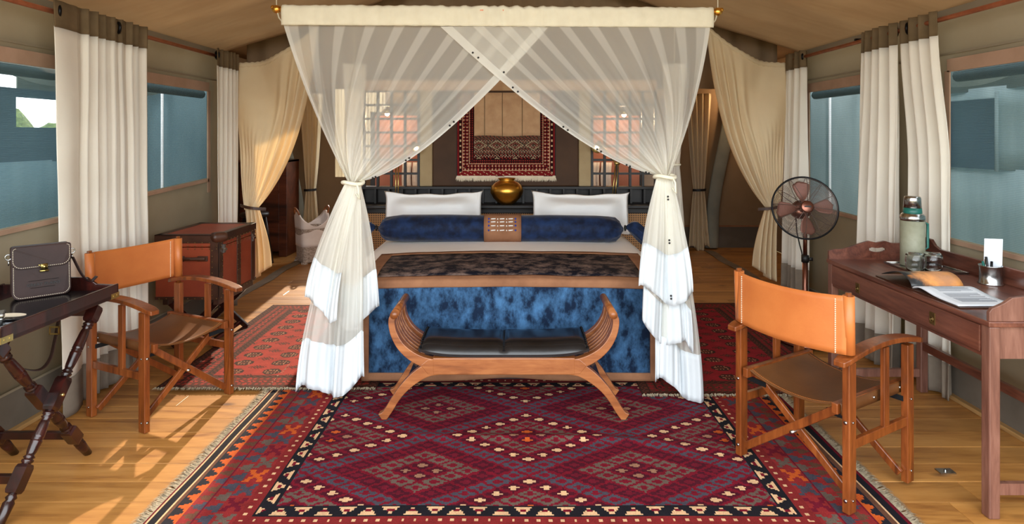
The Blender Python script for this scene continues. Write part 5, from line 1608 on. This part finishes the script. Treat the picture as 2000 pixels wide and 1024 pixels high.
for zf, l0, l1 in ((0.335, 0.27, 0.78), (0.20, 0.30, 0.72)):
    MB().tube([sp_(SL * l0, SH * zf, 0.0285), sp_(SL * l1, SH * zf, 0.0285)], 0.0008, 4).build('deboss_line', 'black', sa)
# strap: down behind the tray and looping below
pts = catmull([sp_(SL + 0.01, SH * 0.70, 0.0), (-2.07, 2.935, 0.83), (-2.06, 2.975, 0.79), (-2.06, 3.01, 0.80), at(122, 612, 3.03), at(108, 660, 3.02), at(98, 700, 3.0), at(78, 722, 2.98), at(45, 720, 2.96), at(15, 700, 2.95), at(-10, 676, 2.94)], 6)
MB().strip(pts, 0.024, 0.004, Vector((1, -0.55, 0))).build('strap', 'satchel_leather', sa)
m = MB(); c = at(110, 652, 3.0)
for a, b_ in (((-0.024, 0), (0.024, 0.006)), ((-0.024, 0.034), (0.024, 0.04)), ((-0.024, 0), (-0.02, 0.04)), ((0.02, 0), (0.024, 0.04))):
    m.bx(c.x + a[0], c.x + b_[0], c.y - 0.016, c.y - 0.010, c.z + a[1], c.z + b_[1])
m.build('buckle', 'pale_brass', sa)
# silver box at the frame edge
sb = thing('silver_box', 'small polished silver box at the near end of the tray', 'box', (-2.10, 2.38, TZ + 0.014))
Rb = Matrix.Rotation(math.radians(35), 3, 'Z')
MB().box((-2.035, 2.395, TZ + 0.044), (0.06, 0.08, 0.06), Rb).build('body', 'steel', sb, bev=0.005)
MB().box((-2.035, 2.395, TZ + 0.082), (0.064, 0.084, 0.014), Rb).build('lid', 'steel', sb, bev=0.004)

# ================================================================== TRUNK
tr = thing('trunk', 'red-brown leather travel trunk with dark studded trim', 'trunk', (-2.24, 4.5, 0.37))
X0, X1, Y0, Y1, Z0, Z1 = -2.46, -2.02, 4.20, 4.80, 0.372, 0.815
MB().bx(X0, X1, Y0, Y1, Z0, 0.73).build('body', 'red_leather', tr, bev=0.006)
MB().bx(X0, X1, Y0, Y1, 0.734, Z1).build('lid', 'red_leather', tr, bev=0.006)
e = 0.004
trim = [((X0-e, X1+e, Y0-e, Y0+0.006, Z1-0.055, Z1+e)), (X1-0.006, X1+e, Y0-e, Y1+e, Z1-0.055, Z1+e), (X0-e, X1+e, Y0-e, Y0+0.045, Z1-0.004, Z1+e), (X1-0.045, X1+e, Y0-e, Y1+e, Z1-0.004, Z1+e), (X0-e, X1+e, Y1-0.045, Y1+e, Z1-0.004, Z1+e), (X0-e, X0+0.045, Y0-e, Y1+e, Z1-0.004, Z1+e)]
for q in trim: MB().bx(*q).build('edge_trim', 'trunk_trim', tr, bev=0.003)
for q in ((X1-0.06, X1+e, Y0-e, Y0+0.006), (X1-0.006, X1+e, Y0-e, Y0+0.055)):
    MB().bx(q[0], q[1], q[2], q[3], Z0, Z1 - 0.05).build('corner_trim', 'trunk_trim', tr, bev=0.003)
for yv in (4.50, 4.745):
    MB().bx(X1-0.004, X1+e+0.001, yv-0.03, yv+0.03, Z0, Z1 - 0.05).build('strap', 'trunk_trim', tr, bev=0.002)
for q in ((X0, X1, Y0 - e, Y0 + 0.004, Z0, Z0 + 0.02), (X1 - 0.004, X1 + e, Y0, Y1, Z0, Z0 + 0.02)):
    MB().bx(*q).build('edge_trim', 'trunk_trim', tr)
m = MB()
for yv in (4.265, 4.745):
    m.bx(X1 + 0.004, X1 + 0.012, yv - 0.012, yv + 0.012, 0.685, 0.745); m.bx(X1 + 0.01, X1 + 0.018, yv - 0.02, yv + 0.02, 0.70, 0.715)
m.build('latch', 'steel', tr)
MB().cushion((X1 - 0.005, Y0 + 0.012, Z1 - 0.012), (0.05, 0.04, 0.035), 10, 2.5, 0.6, Matrix.Rotation(0.78, 3, 'Z')).build('corner_cap', 'trunk_trim', tr, smooth=True)
hd = MB(); hd.tube([(-2.30, Y0 - 0.012, 0.655), (-2.20, Y0 - 0.03, 0.657), (-2.11, Y0 - 0.012, 0.655)], [0.014, 0.012, 0.014], 10); hd.box((-2.13, Y0 - 0.006, 0.655), (0.07, 0.012, 0.036)); hd.box((-2.29, Y0 - 0.006, 0.655), (0.07, 0.012, 0.036))
hd.build('handle', 'trunk_trim', tr, bev=0.004)
m = MB()
for k in range(9):
    xx = lerp(X0 + 0.03, X1 - 0.015, k / 8)
    for z in (0.722, 0.742, Z1 - 0.05, Z0 + 0.008): m.ball((xx, Y0 - e - 0.001, z), 0.0045, 6, 4)
for k in range(12):
    yv = lerp(Y0 + 0.02, Y1 - 0.02, k / 11)
    for z in (0.722, 0.742, Z1 - 0.05, Z0 + 0.008): m.ball((X1 + e + 0.001, yv, z), 0.0045, 6, 4)
for k in range(9):
    z = lerp(Z0 + 0.03, 0.71, k / 8); m.ball((X1 - 0.045, Y0 - e - 0.001, z), 0.0045, 6, 4); m.ball((X1 + e + 0.001, Y0 + 0.045, z), 0.0045, 6, 4)
    m.ball((X1 + e + 0.002, 4.478, z), 0.004, 6, 4); m.ball((X1 + e + 0.002, 4.522, z), 0.004, 6, 4)
m.build('rivets', 'old_brass', tr, smooth=True, kind='stuff')
ls = thing('luggage_stand', 'folding wooden stand with crossed legs carrying the trunk', 'stand', (-2.24, 4.5, 0))
for xx in (X0 + 0.06, X1 - 0.03):
    MB().bx(xx - 0.02, xx + 0.02, Y0 + 0.02, Y1 - 0.02, 0.33, 0.37).build('top_rail', 'trunk_trim', ls, bev=0.003)
for yv in (Y0 + 0.08, Y1 - 0.06):
    MB().bar((X0 + 0.04, yv, 0.345), (X1 - 0.06, yv, 0.012), 0.02, 0.04, (0, 1, 0)).build('leg', 'seat_wood', ls) if False else None
    MB().bar((X0 + 0.05, yv, 0.34), (X1 - 0.04, yv, 0.015), 0.04, 0.022, (0, 1, 0)).build('leg', 'mahogany', ls, bev=0.003)
    MB().bar((X1 - 0.05, yv + 0.026, 0.34), (X0 + 0.06, yv + 0.026, 0.015), 0.04, 0.022, (0, 1, 0)).build('leg', 'mahogany', ls, bev=0.003)
for xx in (X0 + 0.09, X1 - 0.09):
    MB().bx(xx - 0.012, xx + 0.012, Y0 + 0.08, Y1 - 0.06, 0.045, 0.07).build('stretcher', 'mahogany', ls)

# ================================================================== DESK
dk = thing('writing_desk', 'walnut writing desk with raised gallery and two brass pulls', 'desk', (2.15, 3.0, 0))
DX0, DX1, DY0, DY1, DZ = 1.865, 2.43, 2.38, 3.60, 0.775
MB().bx(DX0 - 0.006, DX1, DY0 - 0.006, DY1 + 0.006, DZ - 0.022, DZ).build('top', 'walnut', dk, bev=0.004)
for x in (DX0 + 0.022, DX1 - 0.022):
    for yv in (DY0 + 0.022, DY1 - 0.022):
        MB().bx(x - 0.022, x + 0.022, yv - 0.022, yv + 0.022, 0.0, DZ - 0.022).build('leg', 'walnut_leg', dk, bev=0.005)
MB().bx(DX0 + 0.006, DX0 + 0.02, DY0 + 0.044, DY1 - 0.044, DZ - 0.15, DZ - 0.022).build('apron', 'walnut', dk)
MB().bx(DX1 - 0.03, DX1 - 0.012, DY0 + 0.044, DY1 - 0.044, DZ - 0.15, DZ - 0.022).build('apron', 'walnut', dk)
for yv in (DY0 + 0.012, DY1 - 0.026):
    MB().bx(DX0 + 0.044, DX1 - 0.044, yv, yv + 0.014, DZ - 0.15, DZ - 0.022).build('apron', 'walnut_leg', dk)
dr = MB().bx(DX0 - 0.002, DX0 + 0.012, DY0 + 0.05, DY1 - 0.05, DZ - 0.134, DZ - 0.028).build('drawer', 'walnut', dk, bev=0.002)
for px, py in ((1675, 563), (1821, 622)):
    D = (DX0 - 0.003) * F / (px - 1000); z = CH - (py - HZ) / F * D
    pl_ = MB().bx(DX0 - 0.005, DX0 - 0.002, D - 0.018, D + 0.018, z - 0.027, z + 0.027).build('pull_plate', 'old_brass', dr, bev=0.001)
    m = MB(); ring(m, (DX0 - 0.007, D, z - 0.003), 0.010, 0.003, (1, 0, 0)); m.ball((DX0 - 0.006, D, z - 0.003), 0.006, 8, 6)
    m.build('ring_pull', 'old_brass', dr, smooth=True)
for yv in (DY0 + 0.022, DY1 - 0.022):
    MB().bx(DX0 + 0.02, DX1 - 0.02, yv - 0.011, yv + 0.011, 0.09, 0.135).build('stretcher', 'walnut_leg', dk)
MB().bx(DX1 - 0.035, DX1 - 0.013, DY0 + 0.02, DY1 - 0.02, 0.25, 0.295).build('stretcher', 'walnut', dk)
# gallery
MB().prism([(DY0, DZ), (DY0, DZ + 0.12), (DY0 + 0.04, DZ + 0.12), (DY0 + 0.09, DZ + 0.105), (DY0 + 0.13, DZ + 0.085), (DY1 - 0.16, DZ + 0.085), (DY1 - 0.12, DZ + 0.10), (DY1 - 0.09, DZ + 0.13), (DY1, DZ + 0.135), (DY1, DZ)], lambda a, c, t: (t, a, c), DX1 - 0.02, DX1).build('gallery_back', 'walnut', dk, bev=0.003)
def gal_end(xs):
    up = [(0, 0.0), (0.0, 0.05), (0.03, 0.058), (0.08, 0.06), (0.13, 0.075), (0.19, 0.095), (0.235, 0.108), (0.28, 0.098), (0.33, 0.108), (0.37, 0.095), (0.43, 0.095), (0.47, 0.115), (0.50, 0.13), (0.545, 0.13), (0.545, 0.0)]
    return [(DX0 + a, DZ + z) for a, z in up]
# far end with a hand-hold cut through it: built from strips round the hole
gx = [p[0] for p in gal_end(0)][1:-1]; gz = [p[1] for p in gal_end(0)][1:-1]
def topz(x):
    for i in range(len(gx) - 1):
        if gx[i] <= x <= gx[i + 1]: return lerp(gz[i], gz[i + 1], (x - gx[i]) / max(1e-6, gx[i + 1] - gx[i]))
    return gz[-1]
hx0, hx1 = DX0 + 0.235, DX0 + 0.335
def hole(x):
    t = (x - hx0) / (hx1 - hx0)
    if t <= 0 or t >= 1: return None
    h = math.sqrt(max(0, 1 - (2 * t - 1) ** 2))
    return (DZ + 0.058 - 0.016 * h, DZ + 0.058 + 0.013 * h + 0.008 * h * math.cos((2*t-1) * PI * 1.0) * -0.6)
m = MB(); n = 60
for i in range(n):
    a = lerp(DX0, DX0 + 0.545, i / n); c = lerp(DX0, DX0 + 0.545, (i + 1) / n); mid = (a + c) / 2
    hh = hole(mid)
    if hh is None: m.prism([(a, DZ), (c, DZ), (c, topz(c)), (a, topz(a))], f3, DY1 - 0.016, DY1)
    else:
        m.prism([(a, DZ), (c, DZ), (c, hh[0]), (a, hh[0])], f3, DY1 - 0.016, DY1)
        m.prism([(a, hh[1]), (c, hh[1]), (c, topz(c)), (a, topz(a))], f3, DY1 - 0.016, DY1)
m.build('gallery_end', 'walnut', dk)
near = [(DX0, DZ), (DX0, DZ + 0.035), (DX0 + 0.01, DZ + 0.05), (DX0 + 0.035, DZ + 0.06), (DX0 + 0.06, DZ + 0.072), (DX0 + 0.09, DZ + 0.092), (DX0 + 0.14, DZ + 0.098), (DX0 + 0.5, DZ + 0.13), (DX0 + 0.545, DZ + 0.13), (DX0 + 0.545, DZ)]
MB().prism(near, f3, DY0, DY0 + 0.016).build('gallery_end', 'walnut_leg', dk, bev=0.002)

# silver tray, flask, glasses
TZd = DZ
ty = thing('serving_tray', 'small square silver tray on the desk under the flask', 'tray', (2.24, 3.33, DZ))
MB().bx(2.12, 2.385, 3.18, 3.47, DZ + 0.001, DZ + 0.006).build('plate', 'steel', ty, bev=0.002)
m = MB()
for a, b_ in (((2.12, 3.18), (2.385, 3.18)), ((2.385, 3.18), (2.385, 3.47)), ((2.385, 3.47), (2.12, 3.47)), ((2.12, 3.47), (2.12, 3.18))):
    m.tube([(a[0], a[1], DZ + 0.009), (b_[0], b_[1], DZ + 0.009)], 0.004, 6)
m.build('rim', 'steel', ty, smooth=True)
FX, FY, FZ = 2.225, 3.385, DZ + 0.007
fk_ = thing('vacuum_flask', 'sage green vacuum flask with silver cup lid on the desk', 'flask', (FX, FY, FZ))
MB().lathe([(0, 0), (0.056, 0), (0.06, 0.004), (0.06, 0.255), (0.0, 0.255)], (FX, FY, FZ), 32).build('body', 'pebble_paint', fk_, smooth=True)
MB().lathe([(0.061, 0.25), (0.063, 0.262), (0.062, 0.275), (0.054, 0.286), (0.046, 0.292), (0, 0.292)], (FX, FY, FZ), 32).build('shoulder', 'steel', fk_, smooth=True)
tb = MB().lathe([(0.047, 0.288), (0.046, 0.300), (0.0445, 0.320), (0.0, 0.320)], (FX, FY, FZ), 32).build('collar', 'teal', fk_, smooth=True)
MB().lathe([(0.0445, 0.318), (0.041, 0.375), (0.038, 0.383), (0, 0.385)], (FX, FY, FZ), 32).build('cup_lid', 'steel', fk_, smooth=True)
MB().tube([(FX + 0.058, FY - 0.01, FZ + 0.24), (FX + 0.076, FY - 0.012, FZ + 0.232), (FX + 0.077, FY - 0.012, FZ + 0.10), (FX + 0.058, FY - 0.01, FZ + 0.09)], 0.007, 8).build('handle', 'teal', fk_, smooth=True)
for px, lab in ((1787, 'upturned glass tumbler in front of the flask'), (1822, 'upturned glass tumbler to the right of the flask')):
    D = 3.245; gx_ = (px - 1000) / F * D
    t_ = thing('tumbler', lab, 'glass', (gx_, D, DZ + 0.006), 'tumblers on the silver tray')
    MB().lathe([(r_, z_ * 1.28) for r_, z_ in [(0.038, 0.002), (0.044, 0.02), (0.046, 0.045), (0.043, 0.068), (0.034, 0.077), (0, 0.079), (0, 0.07), (0.033, 0.068), (0.040, 0.062), (0.043, 0.045), (0.041, 0.02), (0.035, 0.002), (0.038, 0.002)]], (gx_, D, DZ + 0.006), 28).build('bowl', 'glass', t_, smooth=True)

# open book
bk_ = thing('open_book', 'open picture book with a sunset page on the desk', 'book', (2.0, 2.85, DZ))
bx0_, bx1_, ys_ = 1.885, 2.13, 2.865
MB().bx(bx0_ - 0.006, bx1_ + 0.006, 2.555, ys_ - 0.006, DZ + 0.001, DZ + 0.005).build('cover', 'trunk_trim', bk_, bev=0.001)
MB().bx(bx0_ - 0.006, bx1_ + 0.006, ys_ - 0.006, ys_ + 0.022, DZ + 0.001, DZ + 0.005).build('spine', 'trunk_trim', bk_)
MB().bx(bx0_ - 0.006, bx1_ + 0.006, ys_ + 0.022, 3.15, DZ + 0.001, DZ + 0.005).build('cover', 'trunk_trim', bk_, bev=0.001)
def pg(u, v): # u across x, v away from the spine towards the viewer
    return (lerp(bx0_, bx1_, u), ys_ + 0.006 - 0.30 * v, DZ + 0.006 + 0.018 * math.exp(-((v - 0.12) / 0.30) ** 2) * (1 - math.exp(-v * 14)) + 0.003)
MB().grid(8, 24, pg).build('white_page', 'paper', bk_, smooth=True, solid=0.005)
def pg2(u, v): # photo page curls up and over
    a = v
    return (lerp(bx0_, bx1_, u), ys_ + 0.008 + 0.235 * a ** 1.15, DZ + 0.008 + 0.050 * math.sin(PI * a ** 0.75 * 0.93) + 0.004)
MB().grid(8, 24, pg2).build('photo_page', 'photo_page', bk_, smooth=True, solid=0.0025)
m = MB()
for k in range(26):
    if k in (8, 9, 17): continue
    v = 0.17 + 0.026 * k; ln = random.Random(k).uniform(0.60, 0.66) if k % 7 else 0.40
    p = pg(0.22, v); q = pg(0.22 + ln, v)
    m.bx(p[0], q[0], p[1] - 0.0013, p[1] + 0.0013, p[2] + 0.0026, p[2] + 0.0032)
m.build('printed_lines', 'ink', bk_, kind='stuff')

# pen cup and card
pc = thing('pen_cup', 'silver pen cup holding pens on the desk', 'cup', (2.345, 2.985, DZ))
PX, PY = 2.345, 2.985
MB().lathe([(0.052, 0.0), (0.054, 0.004), (0.048, 0.01), (0.046, 0.05), (0.048, 0.088), (0.051, 0.092), (0.047, 0.092), (0.043, 0.05), (0.043, 0.012), (0.0, 0.012)], (PX, PY, DZ), 32).build('cup', 'steel', pc, smooth=True)
for k, (dx, dy, h, mt) in enumerate(((-0.03, -0.01, 0.135, 'black'), (-0.02, 0.012, 0.12, 'steel'), (-0.032, 0.01, 0.11, 'teal'), (-0.012, -0.022, 0.115, 'dark_metal'))):
    o = MB().tube([(PX + dx * 0.4, PY + dy * 0.4, DZ + 0.014), (PX + dx, PY + dy, DZ + h)], 0.0055, 8).build('pen', mt, smooth=True)
    tag(o, ['black pen standing in the silver cup', 'slim silver pen leaning in the cup', 'green pen leaning in the silver cup', 'dark grey pen at the front of the cup'][k], 'pen', 'pens in the silver cup')
tag(MB().box((PX + 0.012, PY + 0.0, DZ + 0.14), (0.078, 0.002, 0.165), Matrix.Rotation(math.radians(-14), 3, 'Z') @ Matrix.Rotation(0.05, 3, 'X')).build('note_card', 'paper'), 'tall blank white card standing in the pen cup', 'card')

# ================================================================== FAN
fan = thing('pedestal_fan', 'copper pedestal fan standing beside the right curtain', 'fan', (2.11, 4.36, 0))
FXc, FYc = 2.117, 4.40
FC = at(1572, 406, 4.28)
MB().lathe([(0, 0.003), (0.19, 0.003), (0.195, 0.012), (0.185, 0.028), (0.10, 0.04), (0.03, 0.05), (0.0, 0.05)], (FXc, FYc, 0.018), 40).build('base', 'fan_copper', fan, smooth=True)
MB().tube([(FXc, FYc, 0.05), (FXc, FYc, 0.62)], 0.019, 16).build('pole', 'fan_copper', fan, smooth=True)
MB().tube([(FXc, FYc, 0.60), (FXc, FYc, 0.93)], 0.014, 16).build('pole', 'fan_copper', fan, smooth=True)
MB().tube([(FXc, FYc, 0.59), (FXc, FYc, 0.64)], 0.026, 16).build('height_collar', 'black', fan, smooth=True)
MB().tube([(FXc + 0.02, FYc, 0.612), (FXc + 0.05, FYc - 0.01, 0.612)], 0.013, 10).build('height_knob', 'black', fan, smooth=True)
axf = Vector((-0.15, -0.95, 0.25)).normalized()
uf = axf.cross(Vector((0, 0, 1))).normalized(); vf = uf.cross(axf).normalized()
def fp3(r, a, t): return FC + uf * r * math.cos(a) + vf * r * math.sin(a) + axf * t
Rf = axf.to_track_quat('Z', 'Y').to_matrix()
MB().lathe([(0, -0.17), (0.03, -0.17), (0.06, -0.15), (0.068, -0.10), (0.062, -0.05), (0.03, -0.04), (0, -0.04)], FC, 24, Rf).build('motor', 'fan_copper', fan, smooth=True)
MB().tube([FC - axf * 0.10, (FXc, FYc, 0.92)], [0.02, 0.016], 10).build('neck', 'fan_copper', fan, smooth=True)
surf('wire', (120, 104, 98), (100, 86, 80), 10, 0.4, 0.0, 40, metal=0.6)
surf('brass_stud', (120, 100, 76), (100, 82, 60), 10, 0.4, 0.0, 40, metal=0.8)
cg = MB(); FR = 0.218
ring(cg, FC, FR, 0.0065, axf, 64, 6); ring(cg, FC - axf * 0.012, FR, 0.005, axf, 64, 6)
cgo = cg.build('guard_rim', 'dark_metal', fan, smooth=True)
m = MB()
for sgn, dep in ((1, 0.055), (-1, 0.075)):
    for k in range(22):
        r = lerp(0.045, FR - 0.008, k / 21); h = dep * math.sqrt(max(0, 1 - (r / FR) ** 2.6)) * sgn
        nn = 48
        m.tube([fp3(r, 2*PI*i/nn, h) for i in range(nn)], 0.0011, 3, closed=True)
    for k in range(12):
        a = 2 * PI * k / 12 + 0.1
        m.tube([fp3(r, a, dep * math.sqrt(max(0, 1 - (r / FR) ** 2.6)) * sgn) for r in [lerp(0.04, FR, i / 8) for i in range(9)]], 0.002, 4)
m.build('guard_wires', 'wire', fan, kind='stuff')
for k in range(4):
    a0 = math.radians(80 + 90 * k)
    def bl_(u, v):
        r = lerp(0.035, 0.19, u); w = (0.14 + 0.34 * u) * (1 if u < 0.8 else math.sqrt(max(0.0, 1 - ((u - 0.8) / 0.2) ** 2)) * 0.92 + 0.08)
        w = w * 0.20 / max(0.10, r) * 0.55 if u < 0.2 else w * 0.20 / max(0.10, r) * 0.75
        a = a0 + (v - 0.35) * w * 1.75
        return fp3(r, a, -0.012 + 0.028 * (v - 0.5))
    MB().grid(14, 8, bl_).build('blade', 'fan_blade', fan, smooth=True, solid=0.0025)
MB().lathe([(0.0, -0.03), (0.03, -0.03), (0.03, 0.03), (0.0, 0.03)], FC, 20, Rf).build('hub', 'fan_blade', fan, smooth=True)
bdg = MB().lathe([(0.042, 0.052), (0.042, 0.060), (0.036, 0.064), (0.0, 0.065)], FC, 28, Rf).build('badge', 'fan_copper', fan, smooth=True)
MB().box(FC + axf * 0.066, (0.044, 0.010, 0.002), Matrix((uf, vf, axf)).transposed()).build('badge_plate', 'black', bdg)
MB().tube([FC - axf * 0.15 + Vector((-0.02, 0, -0.04)), (FXc - 0.05, FYc + 0.02, 0.80), (FXc - 0.045, FYc - 0.01, 0.72), (FXc - 0.02, FYc + 0.01, 0.66), (FXc - 0.005, FYc + 0.02, 0.6)], 0.005, 6).build('cable', 'black', fan, smooth=True)
# floor latch near the desk
fll = thing('floor_bracket', 'small steel floor bracket beside the desk leg', 'bracket', (1.9, 2.75, 0))
MB().bx(1.90, 1.97, 2.70, 2.74, 0.0005, 0.006).build('plate', 'steel', fll)
MB().lathe([(0.006, 0.006), (0.006, 0.012), (0, 0.013)], (1.935, 2.72, 0), 10).build('bolt', 'steel', fll)
